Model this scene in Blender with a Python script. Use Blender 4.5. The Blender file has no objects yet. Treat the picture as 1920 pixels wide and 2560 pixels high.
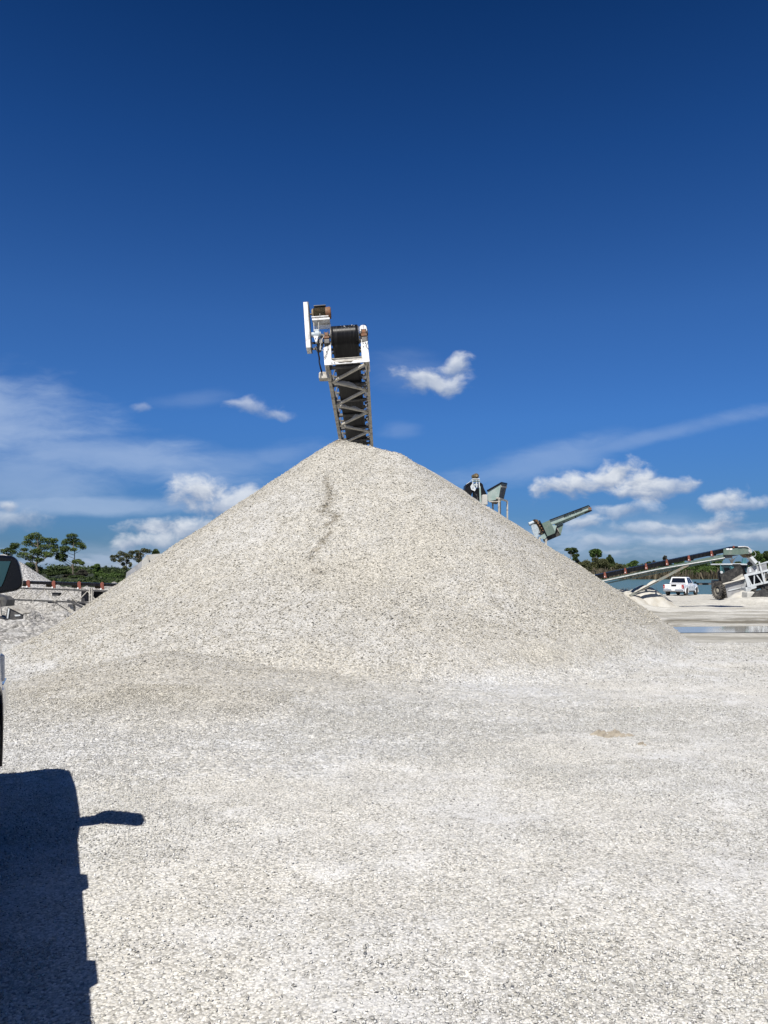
import bpy, math, random
import numpy as np
from mathutils import Vector, Matrix
from mathutils import noise as mn

R = math.radians
S = bpy.context.scene
COL = S.collection
random.seed(7)
rng = np.random.default_rng(11)

# ------------------------------------------------------------------ camera
PITCH = R(4.2)
FPX = 1923.0
cam = bpy.data.cameras.new('camera')
cam.sensor_fit = 'VERTICAL'
cam.sensor_height = 36.0
cam.lens = 36.0 * FPX / 2560.0
cam.clip_start = 0.05
cam.clip_end = 6000
camo = bpy.data.objects.new('camera', cam)
COL.objects.link(camo)
camo.location = (0, 0, 1.6)
camo.rotation_euler = (math.pi / 2 + PITCH, 0, 0)
S.camera = camo
S.render.resolution_x = 768
S.render.resolution_y = 1024

# ------------------------------------------------------------------ sun + view
SUN_EL = R(54.5)
SHADOW_AZ = R(16.8)                       # shadows run this far right of straight ahead
sun = bpy.data.lights.new('sun', 'SUN')
sun.energy = 4.8
sun.angle = R(0.5)
sun.color = (1.0, 0.955, 0.885)
suno = bpy.data.objects.new('sun', sun)
COL.objects.link(suno)
sd = Vector((math.sin(SHADOW_AZ) * math.cos(SUN_EL), math.cos(SHADOW_AZ) * math.cos(SUN_EL), -math.sin(SUN_EL)))
suno.rotation_euler = sd.to_track_quat('-Z', 'Y').to_euler()
suno.location = (-8, -20, 40)
S.view_settings.view_transform = 'Standard'
S.view_settings.look = 'None'
S.view_settings.exposure = 0.45
S.view_settings.gamma = 1.0


def W(px, py, Y):
    """world point seen at source pixel (px, py) at forward distance Y"""
    a = (px - 960) / FPX
    b = (1280 - py) / FPX
    d = Vector((a, math.cos(PITCH) - b * math.sin(PITCH), math.sin(PITCH) + b * math.cos(PITCH)))
    d = d * (Y / d.y)
    return Vector((d.x, d.y, d.z + 1.6))


# ------------------------------------------------------------------ node helpers
class NT:
    def __init__(s, tree):
        s.t = tree
        s.n = tree.nodes
        s.l = tree.links

    def node(s, typ, **kw):
        n = s.n.new(typ)
        for k, v in kw.items():
            setattr(n, k, v)
        return n

    def put(s, sock, v):
        if isinstance(v, bpy.types.NodeSocket):
            s.l.new(v, sock)
        else:
            sock.default_value = v

    def m(s, op, a, b=None, c=None, clamp=False):
        n = s.node('ShaderNodeMath', operation=op, use_clamp=clamp)
        s.put(n.inputs[0], a)
        if b is not None:
            s.put(n.inputs[1], b)
        if c is not None:
            s.put(n.inputs[2], c)
        return n.outputs[0]

    def v(s, op, a, b=None, out=0):
        n = s.node('ShaderNodeVectorMath', operation=op)
        s.put(n.inputs[0], a)
        if b is not None:
            s.put(n.inputs[1], b)
        return n.outputs[out]

    def mix(s, f, a, b, blend='MIX'):
        n = s.node('ShaderNodeMix', data_type='RGBA', blend_type=blend)
        s.put(n.inputs[0], f)
        for i, x in ((6, a), (7, b)):
            if isinstance(x, tuple) and len(x) == 3:
                x = (*x, 1)
            s.put(n.inputs[i], x)
        return n.outputs[2]

    def noise(s, vec, scale, detail=4, rough=0.5, w=None, out=0):
        n = s.node('ShaderNodeTexNoise')
        s.put(n.inputs['Vector'], vec)
        n.inputs['Scale'].default_value = scale
        n.inputs['Detail'].default_value = detail
        n.inputs['Roughness'].default_value = rough
        return n.outputs[out]

    def ramp(s, f, stops, interp='LINEAR'):
        n = s.node('ShaderNodeValToRGB')
        cr = n.color_ramp
        cr.interpolation = interp
        while len(cr.elements) < len(stops):
            cr.elements.new(0.5)
        for e, (p, c) in zip(cr.elements, stops):
            e.position = p
            e.color = (*c, 1) if isinstance(c, tuple) else (c, c, c, 1)
        s.put(n.inputs[0], f)
        return n.outputs[0]

    def step(s, x, lo, hi):
        n = s.node('ShaderNodeMapRange', interpolation_type='SMOOTHSTEP')
        s.put(n.inputs[0], x)
        n.inputs[1].default_value = lo
        n.inputs[2].default_value = hi
        return n.outputs[0]

    def bump(s, h, strength, dist, normal=None):
        n = s.node('ShaderNodeBump')
        n.inputs['Strength'].default_value = strength
        n.inputs['Distance'].default_value = dist
        s.put(n.inputs['Height'], h)
        if normal is not None:
            s.l.new(normal, n.inputs['Normal'])
        return n.outputs[0]


# ------------------------------------------------------------------ world: sky with clouds
world = bpy.data.worlds.new('World')
S.world = world
world.use_nodes = True
w = NT(world.node_tree)
w.n.clear()
out = w.node('ShaderNodeOutputWorld')
bg = w.node('ShaderNodeBackground')
bg.inputs['Strength'].default_value = 0.072
w.l.new(bg.outputs[0], out.inputs[0])
sky = w.node('ShaderNodeTexSky', sky_type='NISHITA')
sky.sun_disc = False
sky.sun_elevation = SUN_EL
sky.sun_rotation = R(180) + SHADOW_AZ
sky.altitude = 0
sky.air_density = 1.0
sky.dust_density = 0.35
sky.ozone_density = 2.0
tc = w.node('ShaderNodeTexCoord')
sep = w.node('ShaderNodeSeparateXYZ')
w.l.new(tc.outputs['Generated'], sep.inputs[0])
X_, Y_, Z_ = sep.outputs
# deepen the blue (polarised, thin winter air)
g = w.node('ShaderNodeGamma')
w.l.new(sky.outputs[0], g.inputs[0])
g.inputs[1].default_value = 1.0
elev = w.m('ARCSINE', Z_)
tint = w.ramp(w.m('DIVIDE', elev, math.pi / 2, clamp=True),
              [(0.0, (0.17, 0.33, 0.66)), (0.05, (0.185, 0.38, 0.74)), (0.12, (0.215, 0.48, 0.91)), (0.2, (0.21, 0.48, 0.90)),
               (0.32, (0.105, 0.35, 0.74)), (0.45, (0.036, 0.20, 0.47)), (1.0, (0.02, 0.15, 0.42))])
skyc = w.mix(1.0, g.outputs[0], tint, 'MULTIPLY')
# direction plane coordinates u = x/y, v = z/y
yy = w.m('MAXIMUM', w.m('ABSOLUTE', Y_), 0.05)
u_ = w.m('DIVIDE', X_, yy)
v_ = w.m('DIVIDE', Z_, yy)
comb = w.node('ShaderNodeCombineXYZ')
w.l.new(u_, comb.inputs[0])
w.l.new(v_, comb.inputs[1])
UV = comb.outputs[0]
warpn = w.noise(UV, 16, 3, 0.5, out=1)
UVw = w.v('ADD', UV, w.v('SCALE', w.v('SUBTRACT', warpn, (0.5, 0.5, 0.5)), None))
UVw.node.inputs[1].links[0].from_node.inputs['Scale'].default_value = 0.03
puff = w.noise(w.v('MULTIPLY', UVw, (24.0, 36.0, 1.0)), 1.0, 7, 0.56)
soft = w.noise(w.v('MULTIPLY', UVw, (6.0, 22.0, 1.0)), 1.0, 6, 0.58)
streak = w.noise(w.v('MULTIPLY', UVw, (14.0, 48.0, 1.0)), 1.0, 6, 0.6)


def uvof(px, py):
    p = W(px, py, 1.0)
    return p.x, p.z - 1.6


def ell(px, py, rx, ry, rot, vec=None):
    u0, v0 = uvof(px, py)
    mp = w.node('ShaderNodeMapping', vector_type='TEXTURE')
    w.l.new(UV if vec is None else vec, mp.inputs[0])
    mp.inputs['Location'].default_value = (u0, v0, 0)
    mp.inputs['Rotation'].default_value = (0, 0, R(rot))
    mp.inputs['Scale'].default_value = (rx / FPX, ry / FPX, 1)
    ln = w.v('LENGTH', mp.outputs[0], out=1)
    return w.m('SUBTRACT', 1.0, ln), mp.outputs[0]


cur = skyc
# thin high veils
veils = [(-60, 1050, 360, 120, -6, 0.50), (230, 1140, 420, 55, -6, 0.42), (60, 1200, 300, 80, 0, 0.34), (200, 1262, 420, 26, 0, 0.42),
         (520, 1165, 260, 34, 4, 0.24), (1330, 1160, 300, 38, 14, 0.26), (1640, 1090, 330, 22, 13, 0.22), (1000, 1072, 60, 22, 0, 0.14),
         (1010, 930, 110, 50, 0, 0.12), (480, 1000, 120, 24, 5, 0.12), (700, 1140, 130, 30, 10, 0.20),
         (1500, 1355, 700, 60, 0, 0.24), (350, 1400, 700, 50, 0, 0.24)]
vm = None
for px, py, rx, ry, rot, op in veils:
    e_, _ = ell(px, py, rx * 1.25, ry * 1.35, rot)
    a_ = w.m('MULTIPLY', w.step(w.m('ADD', e_, w.m('MULTIPLY', w.m('SUBTRACT', soft, 0.5), 1.5)), -0.02, 0.85), op)
    vm = a_ if vm is None else w.m('MAXIMUM', vm, a_)
vm = w.m('MULTIPLY', vm, w.m('ADD', 0.55, w.m('MULTIPLY', soft, 0.95)))
cur = w.mix(vm, cur, (5.0, 6.2, 8.2))
# small far streaks in the low sky
e_, _ = ell(1500, 1350, 900, 85, 0)
low = w.m('MULTIPLY', w.step(w.m('ADD', w.m('MULTIPLY', e_, 0.35), streak), 0.64, 0.92), 0.42)
e2, _ = ell(250, 1400, 700, 45, 0)
low2 = w.m('MULTIPLY', w.step(w.m('ADD', w.m('MULTIPLY', e2, 0.35), streak), 0.64, 0.92), 0.42)
cur = w.mix(w.m('MAXIMUM', low, low2), cur, (5.2, 6.2, 8.0))
# cumulus
cum = [(1052, 952, 70, 34, -12, .8), (1138, 916, 54, 28, 22, .86), (1120, 958, 66, 30, 0, .8), (1075, 938, 40, 26, 0, .5),
       (628, 1020, 80, 22, -4, .5), (352, 1014, 30, 14, 0, .25), (690, 1030, 50, 12, 0, .28),
       (495, 1232, 88, 44, 6, 1), (570, 1255, 110, 40, 8, .85), (400, 1312, 100, 24, 2, .8), (500, 1318, 130, 34, 8, .75),
       (330, 1356, 52, 24, 10, .8), (400, 1350, 70, 18, 0, .5), (40, 1302, 110, 26, 5, .5), (16, 1268, 34, 16, 0, .7), (280, 1430, 160, 26, 0, .3),
       (1440, 1212, 118, 34, 12, .95), (1530, 1186, 90, 40, 22, 1), (1390, 1222, 66, 26, 0, .8),
       (1600, 1206, 72, 44, 18, 1), (1670, 1212, 84, 26, 8, .85), (1560, 1230, 60, 22, 0, .8), (1565, 1276, 92, 22, 3, .6),
       (1800, 1250, 62, 26, 20, .85), (1870, 1256, 70, 18, 0, .55), (1805, 1302, 74, 28, 14, .95), (1460, 1314, 48, 20, 8, .75),
       (1600, 1320, 110, 18, 4, .45), (1690, 1318, 80, 18, 4, .45), (1520, 1356, 90, 16, 4, .4), (1890, 1340, 90, 16, 0, .5),
       (1720, 1352, 120, 16, 4, .4), (1560, 1380, 60, 9, 8, .3), (960, 1165, 70, 26, 0, .4)]
for px, py, rx, ry, rot, op in cum:
    e_, loc = ell(px, py, rx * 1.16, ry * 1.2, rot, UVw)
    sp = w.node('ShaderNodeSeparateXYZ')
    w.l.new(loc, sp.inputs[0])
    dens = w.m('ADD', w.m('MULTIPLY', e_, 1.15), w.m('MULTIPLY', w.m('SUBTRACT', puff, 0.5), 2.3))
    a_ = w.m('MULTIPLY', w.step(dens, 0.0, 0.9), op)
    lit = w.step(w.m('ADD', w.m('MULTIPLY', sp.outputs[1], 1.0), w.m('MULTIPLY', w.m('SUBTRACT', puff, 0.5), 2.0)), -0.7, 0.7)
    cc = w.mix(lit, (2.9, 3.7, 5.3), (7.9, 8.3, 8.9))
    cur = w.mix(a_, cur, cc)
w.l.new(cur, bg.inputs[0])


# ------------------------------------------------------------------ materials
def newmat(name):
    m = bpy.data.materials.new(name)
    m.use_nodes = True
    t = NT(m.node_tree)
    b = t.n['Principled BSDF']
    return m, t, b


def mat(name, col, rough=0.6, metal=0.0, var=0.25, scale=6.0, dirt=None, damt=0.45, dscale=2.5, bump=0.0, bscale=40, coat=0.0, stretch=(1, 1, 1)):
    m, t, b = newmat(name)
    tcn = t.node('ShaderNodeTexCoord')
    vec = t.v('MULTIPLY', tcn.outputs['Object'], stretch)
    n1 = t.noise(vec, scale, 6, 0.65)
    lo = tuple(c * (1 - var) for c in col)
    hi = tuple(min(1, c * (1 + var * 0.8)) for c in col)
    c = t.ramp(n1, [(0.3, lo), (0.7, hi)])
    if dirt:
        n2 = t.noise(vec, dscale, 7, 0.7)
        c = t.mix(t.m('MULTIPLY', t.step(n2, 0.62 - damt * 0.5, 0.8 - damt * 0.3), 0.85), c, dirt)
    t.l.new(c, b.inputs['Base Color'])
    r = t.ramp(n1, [(0.2, max(0, rough - 0.12)), (0.8, min(1, rough + 0.12))])
    t.l.new(r, b.inputs['Roughness'])
    b.inputs['Metallic'].default_value = metal
    if coat:
        b.inputs['Coat Weight'].default_value = coat
        b.inputs['Coat Roughness'].default_value = 0.08
    if bump:
        t.l.new(t.bump(t.noise(vec, bscale, 4, 0.6), bump, 0.01), b.inputs['Normal'])
    return m


def gravel(name, base, contrast=1.0, scale=58.0, warm=(1.06, 1.0, 0.87), cool=(1.03, 1.0, 0.94), yard=False, fines=0.5, stains=False):
    """crushed shell: small irregular flakes, paler dusty patches and gaps with painted shade"""
    m, t, b = newmat(name)
    tcn = t.node('ShaderNodeTexCoord')
    P = tcn.outputs['Object']
    wv = t.v('SCALE', t.v('SUBTRACT', t.noise(P, 30, 2, 0.5, out=1), (0.5, 0.5, 0.5)))
    wv.node.inputs['Scale'].default_value = 0.02
    Q = t.v('MULTIPLY', t.v('ADD', P, wv), (1.0, 1.0, 1.1))
    vo = t.node('ShaderNodeTexVoronoi', feature='F1')
    t.put(vo.inputs['Vector'], Q)
    vo.inputs['Scale'].default_value = scale
    vo2 = t.node('ShaderNodeTexVoronoi', feature='F1')
    t.put(vo2.inputs['Vector'], Q)
    vo2.inputs['Scale'].default_value = scale * 2.3
    sp1 = t.node('ShaderNodeSeparateColor')
    t.l.new(vo.outputs['Color'], sp1.inputs[0])
    big = t.noise(P, 0.55, 5, 0.6)
    mid = t.noise(P, 3.2, 5, 0.65)
    k = contrast
    tone = t.ramp(sp1.outputs[0], [(0.0, base * (1 - 0.72 * k)), (0.16, base * (1 - 0.35 * k)), (0.5, base), (0.85, base * (1 + 0.24 * k)), (1.0, min(0.86, base * (1 + 0.5 * k)))])
    tint = t.mix(t.step(t.m('ADD', t.m('MULTIPLY', sp1.outputs[1], 0.35), t.m('MULTIPLY', big, 0.9)), 0.42, 0.85), warm, cool)
    c = t.mix(1.0, tone, tint, 'MULTIPLY')
    # dusty fines filling between the flakes
    fm = t.m('MULTIPLY', t.step(t.m('ADD', t.m('MULTIPLY', big, 0.55), t.m('MULTIPLY', mid, 0.5)), 0.50, 0.68), fines)
    c = t.mix(fm, c, (base * 1.05, base * 1.05, base * 1.04))
    # shade in the gaps between flakes, painted into the colour
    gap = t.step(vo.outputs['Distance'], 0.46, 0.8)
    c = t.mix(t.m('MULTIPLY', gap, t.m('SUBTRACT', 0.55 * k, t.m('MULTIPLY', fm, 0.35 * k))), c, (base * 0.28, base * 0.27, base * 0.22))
    c = t.mix(1.0, c, t.ramp(mid, [(0.25, 0.87), (0.75, 1.08)]), 'MULTIPLY')
    if stains:
        sz = t.node('ShaderNodeSeparateXYZ')
        t.l.new(P, sz.inputs[0])
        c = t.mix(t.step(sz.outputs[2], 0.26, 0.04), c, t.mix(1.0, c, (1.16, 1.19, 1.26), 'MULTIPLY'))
        at = t.node('ShaderNodeAttribute', attribute_name='stain')
        sm = t.m('MULTIPLY', at.outputs['Fac'], t.step(t.noise(P, 9, 5, 0.7), 0.35, 0.6), clamp=True)
        c = t.mix(t.m('MULTIPLY', sm, 0.95), c, t.mix(1.0, c, (0.34, 0.30, 0.23), 'MULTIPLY'))
    hgt = t.m('ADD', t.m('SUBTRACT', 1.0, vo.outputs['Distance']), t.m('MULTIPLY', t.m('SUBTRACT', 1.0, vo2.outputs['Distance']), 0.3))
    hgt = t.m('ADD', hgt, t.m('MULTIPLY', sp1.outputs[2], 0.7))
    hgt = t.m('MULTIPLY', hgt, t.m('SUBTRACT', 1.0, t.m('MULTIPLY', fm, 0.75)))
    nb = t.bump(hgt, 0.4 if yard else 0.8, 0.013 * 58 / scale)
    if yard:
        # beyond the shell pad: bare muddy sand, wheel-streaked across
        sx = t.node('ShaderNodeSeparateXYZ')
        t.l.new(P, sx.inputs[0])
        edge = t.step(t.m('ADD', sx.outputs[1], t.m('MULTIPLY', t.m('SUBTRACT', t.noise(P, 0.7, 5, 0.6), 0.5), 3.0)), 18.6, 19.4)
        st = t.noise(t.v('MULTIPLY', P, (0.10, 0.62, 1.0)), 1.0, 8, 0.6)
        sand = t.ramp(st, [(0.30, (0.21, 0.20, 0.165)), (0.44, (0.31, 0.295, 0.25)), (0.52, (0.40, 0.385, 0.34)), (0.62, (0.54, 0.53, 0.49)), (0.75, (0.37, 0.35, 0.30))])
        far = t.step(sx.outputs[1], 40.0, 50.0)
        sand = t.mix(t.m('MULTIPLY', far, 0.75), sand, t.ramp(t.noise(P, 0.5, 6, 0.65), [(0.3, (0.42, 0.405, 0.355)), (0.7, (0.58, 0.565, 0.515))]))
        green = t.m('MAXIMUM', t.step(sx.outputs[1], 224.0, 232.0), t.m('MULTIPLY', t.step(sx.outputs[1], 62.0, 72.0), t.step(sx.outputs[0], 2.0, -2.0)))
        sand = t.mix(green, sand, (0.028, 0.034, 0.016))
        wet = t.step(t.m('ADD', sx.outputs[2], t.m('MULTIPLY', t.noise(P, 0.8, 5, 0.6), 0.12)), -0.575, -0.535)
        sand = t.mix(t.m('MULTIPLY', t.m('SUBTRACT', 1.0, wet), t.m('SUBTRACT', 1.0, t.step(sx.outputs[1], 33, 37))), sand, (0.17, 0.155, 0.12))
        sand = t.mix(1.0, sand, t.ramp(t.noise(P, 3.5, 8, 0.75), [(0.3, 0.70), (0.7, 1.12)]), 'MULTIPLY')
        c = t.mix(edge, c, sand)
        nb2 = t.bump(t.m('ADD', t.noise(P, 5, 8, 0.7), t.m('MULTIPLY', st, 2.0)), 0.8, 0.06)
        mx = t.node('ShaderNodeMix', data_type='VECTOR')
        t.put(mx.inputs[0], edge)
        t.l.new(nb, mx.inputs[4])
        t.l.new(nb2, mx.inputs[5])
        nb = mx.outputs[1]
    t.l.new(c, b.inputs['Base Color'])
    t.l.new(nb, b.inputs['Normal'])
    b.inputs['Roughness'].default_value = 0.85
    b.inputs['Specular IOR Level'].default_value = 0.25
    return m


M = {}
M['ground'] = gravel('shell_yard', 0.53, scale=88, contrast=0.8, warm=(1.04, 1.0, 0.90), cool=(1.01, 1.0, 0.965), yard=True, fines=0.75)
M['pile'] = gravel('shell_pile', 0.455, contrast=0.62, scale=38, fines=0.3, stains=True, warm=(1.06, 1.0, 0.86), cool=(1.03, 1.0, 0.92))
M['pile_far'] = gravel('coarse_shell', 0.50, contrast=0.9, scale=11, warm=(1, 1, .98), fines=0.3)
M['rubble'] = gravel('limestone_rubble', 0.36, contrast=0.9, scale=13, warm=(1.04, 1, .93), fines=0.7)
M['sand'] = mat('sand', (0.45, 0.435, 0.39), 0.9, var=0.15, scale=1.5, dirt=(0.34, 0.31, 0.25), damt=0.35, dscale=1.1, bump=1.0, bscale=7)
M['white_metal'] = mat('white_paint', (0.64, 0.65, 0.655), 0.5, var=0.12, scale=5, dirt=(0.34, 0.31, 0.27), damt=0.38, dscale=7)
M['galv'] = mat('weathered_steel', (0.43, 0.41, 0.36), 0.65, 0.0, var=0.3, scale=9, dirt=(0.17, 0.14, 0.11), damt=0.35, dscale=5)
M['dust_steel'] = mat('dusty_steel', (0.44, 0.42, 0.37), 0.85, 0.0, var=0.2, scale=9, dirt=(0.2, 0.18, 0.15), damt=0.3, dscale=8)
M['belt'] = mat('belt_rubber', (0.006, 0.006, 0.007), 0.38, var=0.5, scale=7, dirt=(0.035, 0.035, 0.037), damt=0.3, dscale=4, stretch=(9, 0.4, 0.4))
M['black_plastic'] = mat('black_plastic', (0.004, 0.004, 0.005), 0.3, var=0.2)
M['black_plastic'].node_tree.nodes['Principled BSDF'].inputs['Specular IOR Level'].default_value = 0.25
M['rubber'] = mat('black_rubber', (0.018, 0.018, 0.018), 0.8, var=0.3, dirt=(0.09, 0.085, 0.075), damt=0.35, dscale=4)
M['black'] = mat('black_paint', (0.009, 0.009, 0.011), 0.4, var=0.3)
for k_ in ('black', 'belt'):
    M[k_].node_tree.nodes['Principled BSDF'].inputs['Specular IOR Level'].default_value = 0.18
M['dark_steel'] = mat('dark_steel', (0.06, 0.06, 0.062), 0.6, 0.3, var=0.4, dirt=(0.16, 0.15, 0.13), damt=0.4)
M['rust'] = mat('rusty_cast_iron', (0.17, 0.075, 0.035), 0.8, var=0.45, scale=12, dirt=(0.20, 0.14, 0.09), damt=0.35, dscale=9, bump=0.4)
M['rust_dark'] = mat('rusty_fins', (0.075, 0.06, 0.03), 0.8, var=0.5, scale=14, dirt=(0.15, 0.10, 0.05), damt=0.35, dscale=8)
M['tan_iron'] = mat('tan_cast_iron', (0.24, 0.18, 0.10), 0.75, var=0.3, scale=10)
M['gear_grey'] = mat('gearbox_paint', (0.38, 0.44, 0.47), 0.5, var=0.15, scale=8, dirt=(0.2, 0.2, 0.19), damt=0.3, dscale=9)
M['green'] = mat('grey_green_paint', (0.115, 0.165, 0.135), 0.5, var=0.18, scale=3, dirt=(0.2, 0.22, 0.19), damt=0.3, dscale=2)
M['green_light'] = mat('pale_green_paint', (0.26, 0.34, 0.31), 0.5, var=0.16, scale=2.5, dirt=(0.38, 0.41, 0.38), damt=0.35, dscale=1.6)
M['orange'] = mat('idler_orange', (0.21, 0.058, 0.036), 0.65, var=0.3, scale=8, dirt=(0.2, 0.08, 0.05), damt=0.3, dscale=6)
M['grey_plate'] = mat('grey_steel_plate', (0.34, 0.345, 0.35), 0.55, 0.1, var=0.15, scale=2, dirt=(0.2, 0.2, 0.21), damt=0.4, dscale=1.5, bump=0.3, bscale=6)
M['pale_steel'] = mat('pale_grey_paint', (0.56, 0.59, 0.60), 0.5, var=0.12, scale=4, dirt=(0.36, 0.36, 0.34), damt=0.3, dscale=3)
M['concrete'] = mat('concrete', (0.46, 0.45, 0.41), 0.9, var=0.12, scale=4, dirt=(0.32, 0.31, 0.28), damt=0.35, dscale=2, bump=0.8, bscale=20)
M['teal'] = mat('teal_cab_paint', (0.06, 0.17, 0.19), 0.4, var=0.2)
M['leg_paint'] = mat('worn_brown_green_paint', (0.20, 0.21, 0.18), 0.6, var=0.2, dirt=(0.24, 0.17, 0.11), damt=0.4)
M['car_white'] = mat('white_car_paint', (0.78, 0.79, 0.80), 0.35, var=0.03, coat=0.7, dirt=(0.6, 0.58, 0.53), damt=0.15)
M['car_silver'] = mat('pale_silver_car_paint', (0.60, 0.60, 0.60), 0.35, 0.15, var=0.03, coat=0.8, dirt=(0.48, 0.46, 0.42), damt=0.2)
M['chrome'] = mat('chrome', (0.72, 0.73, 0.75), 0.15, 1.0, var=0.05)
M['bumper'] = mat('dull_chrome', (0.5, 0.51, 0.53), 0.3, 0.8, var=0.1)
M['red_lens'] = mat('red_lens', (0.35, 0.012, 0.01), 0.2, var=0.1)
M['clear_lens'] = mat('clear_lens', (0.6, 0.6, 0.6), 0.1, var=0.05)
M['wheel'] = mat('alloy_wheel', (0.42, 0.43, 0.44), 0.4, 0.5, var=0.15, dirt=(0.35, 0.33, 0.28), damt=0.4)
M['wheel_tan'] = mat('loader_rim', (0.45, 0.42, 0.33), 0.6, var=0.25, dirt=(0.22, 0.2, 0.16), damt=0.4)
M['tyre'] = mat('tyre_rubber', (0.03, 0.029, 0.028), 0.85, var=0.3, dirt=(0.16, 0.145, 0.12), damt=0.45, dscale=3)
M['bark'] = mat('bark', (0.14, 0.115, 0.09), 0.9, var=0.35, scale=2)
M['pine'] = None
M['brown_dirt'] = mat('tan_clay', (0.29, 0.255, 0.20), 0.95, var=0.3, scale=12, bump=1.0, bscale=25)
M['paper_white'] = mat('white_placard', (0.78, 0.78, 0.76), 0.6, var=0.05)
M['ink'] = mat('dark_stencil_paint', (0.035, 0.05, 0.045), 0.7, var=0.2)


def glassmat(name, col, rough=0.06):
    m, t, b = newmat(name)
    b.inputs['Base Color'].default_value = (*col, 1)
    b.inputs['Roughness'].default_value = rough
    b.inputs['Specular IOR Level'].default_value = 0.6
    return m


M['tinted'] = glassmat('tinted_glass', (0.008, 0.009, 0.012))
M['teal_glass'] = glassmat('teal_tinted_glass', (0.03, 0.075, 0.085), 0.12)
mm, t, b = newmat('mirror_glass')
b.inputs['Base Color'].default_value = (0.10, 0.20, 0.19, 1)
b.inputs['Metallic'].default_value = 1.0
b.inputs['Roughness'].default_value = 0.28
M['mirror'] = mm


def leafmat(name, lo, hi):
    m, t, b = newmat(name)
    at = t.node('ShaderNodeAttribute', attribute_name='tone')
    c = t.ramp(at.outputs['Fac'], [(0.0, lo), (1.0, hi)])
    t.l.new(c, b.inputs['Base Color'])
    b.inputs['Roughness'].default_value = 0.6
    b.inputs['Specular IOR Level'].default_value = 0.2
    tr = t.node('ShaderNodeBsdfTranslucent')
    t.l.new(c, tr.inputs[0])
    ms = t.node('ShaderNodeMixShader')
    ms.inputs[0].default_value = 0.25
    t.l.new(b.outputs[0], ms.inputs[1])
    t.l.new(tr.outputs[0], ms.inputs[2])
    t.l.new(ms.outputs[0], t.n['Material Output'].inputs[0])
    return m


M['pine'] = leafmat('pine_needles', (0.032, 0.055, 0.018), (0.15, 0.20, 0.055))
M['leaf_dark'] = leafmat('dark_leaves', (0.024, 0.04, 0.016), (0.085, 0.12, 0.04))
M['leaf_green'] = leafmat('green_leaves', (0.035, 0.062, 0.018), (0.12, 0.19, 0.05))
M['leaf_olive'] = leafmat('olive_leaves', (0.05, 0.058, 0.026), (0.14, 0.145, 0.065))
M['moss'] = leafmat('grey_moss', (0.035, 0.035, 0.028), (0.12, 0.115, 0.09))
M['reed'] = leafmat('dry_reeds', (0.06, 0.05, 0.035), (0.20, 0.17, 0.115))
M['chip'] = None
m, t, b = newmat('shell_flakes')
at = t.node('ShaderNodeAttribute', attribute_name='tone')
tcn = t.node('ShaderNodeTexCoord')
c = t.ramp(at.outputs['Fac'], [(0.0, (0.12, 0.125, 0.135)), (0.018, (0.19, 0.185, 0.175)), (0.04, (0.35, 0.34, 0.31)), (0.4, (0.485, 0.475, 0.44)), (0.75, (0.575, 0.57, 0.54)), (1.0, (0.77, 0.765, 0.735))])
c = t.mix(1.0, c, t.ramp(t.noise(tcn.outputs['Object'], 120, 3, 0.6), [(0.3, 0.85), (0.7, 1.1)]), 'MULTIPLY')
sx = t.node('ShaderNodeSeparateXYZ')
t.l.new(tcn.outputs['Object'], sx.inputs[0])
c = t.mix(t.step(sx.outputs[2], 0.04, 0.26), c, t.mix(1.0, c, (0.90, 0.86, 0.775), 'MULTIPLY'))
t.l.new(c, b.inputs['Base Color'])
b.inputs['Roughness'].default_value = 0.7
b.inputs['Specular IOR Level'].default_value = 0.3
M['chip'] = m

m, t, b = newmat('lake_water')
tcn = t.node('ShaderNodeTexCoord')
vec = t.v('MULTIPLY', tcn.outputs['Object'], (0.6, 2.2, 1))
b.inputs['Base Color'].default_value = (0.07, 0.13, 0.135, 1)
b.inputs['Roughness'].default_value = 0.35
b.inputs['Specular IOR Level'].default_value = 0.35
t.l.new(t.bump(t.noise(vec, 1.6, 5, 0.6), 0.5, 0.25), b.inputs['Normal'])
M['lake'] = m
m, t, b = newmat('puddle_water')
b.inputs['Base Color'].default_value = (0.36, 0.35, 0.31, 1)
b.inputs['Roughness'].default_value = 0.05
b.inputs['IOR'].default_value = 1.33
M['puddle'] = m


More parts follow.
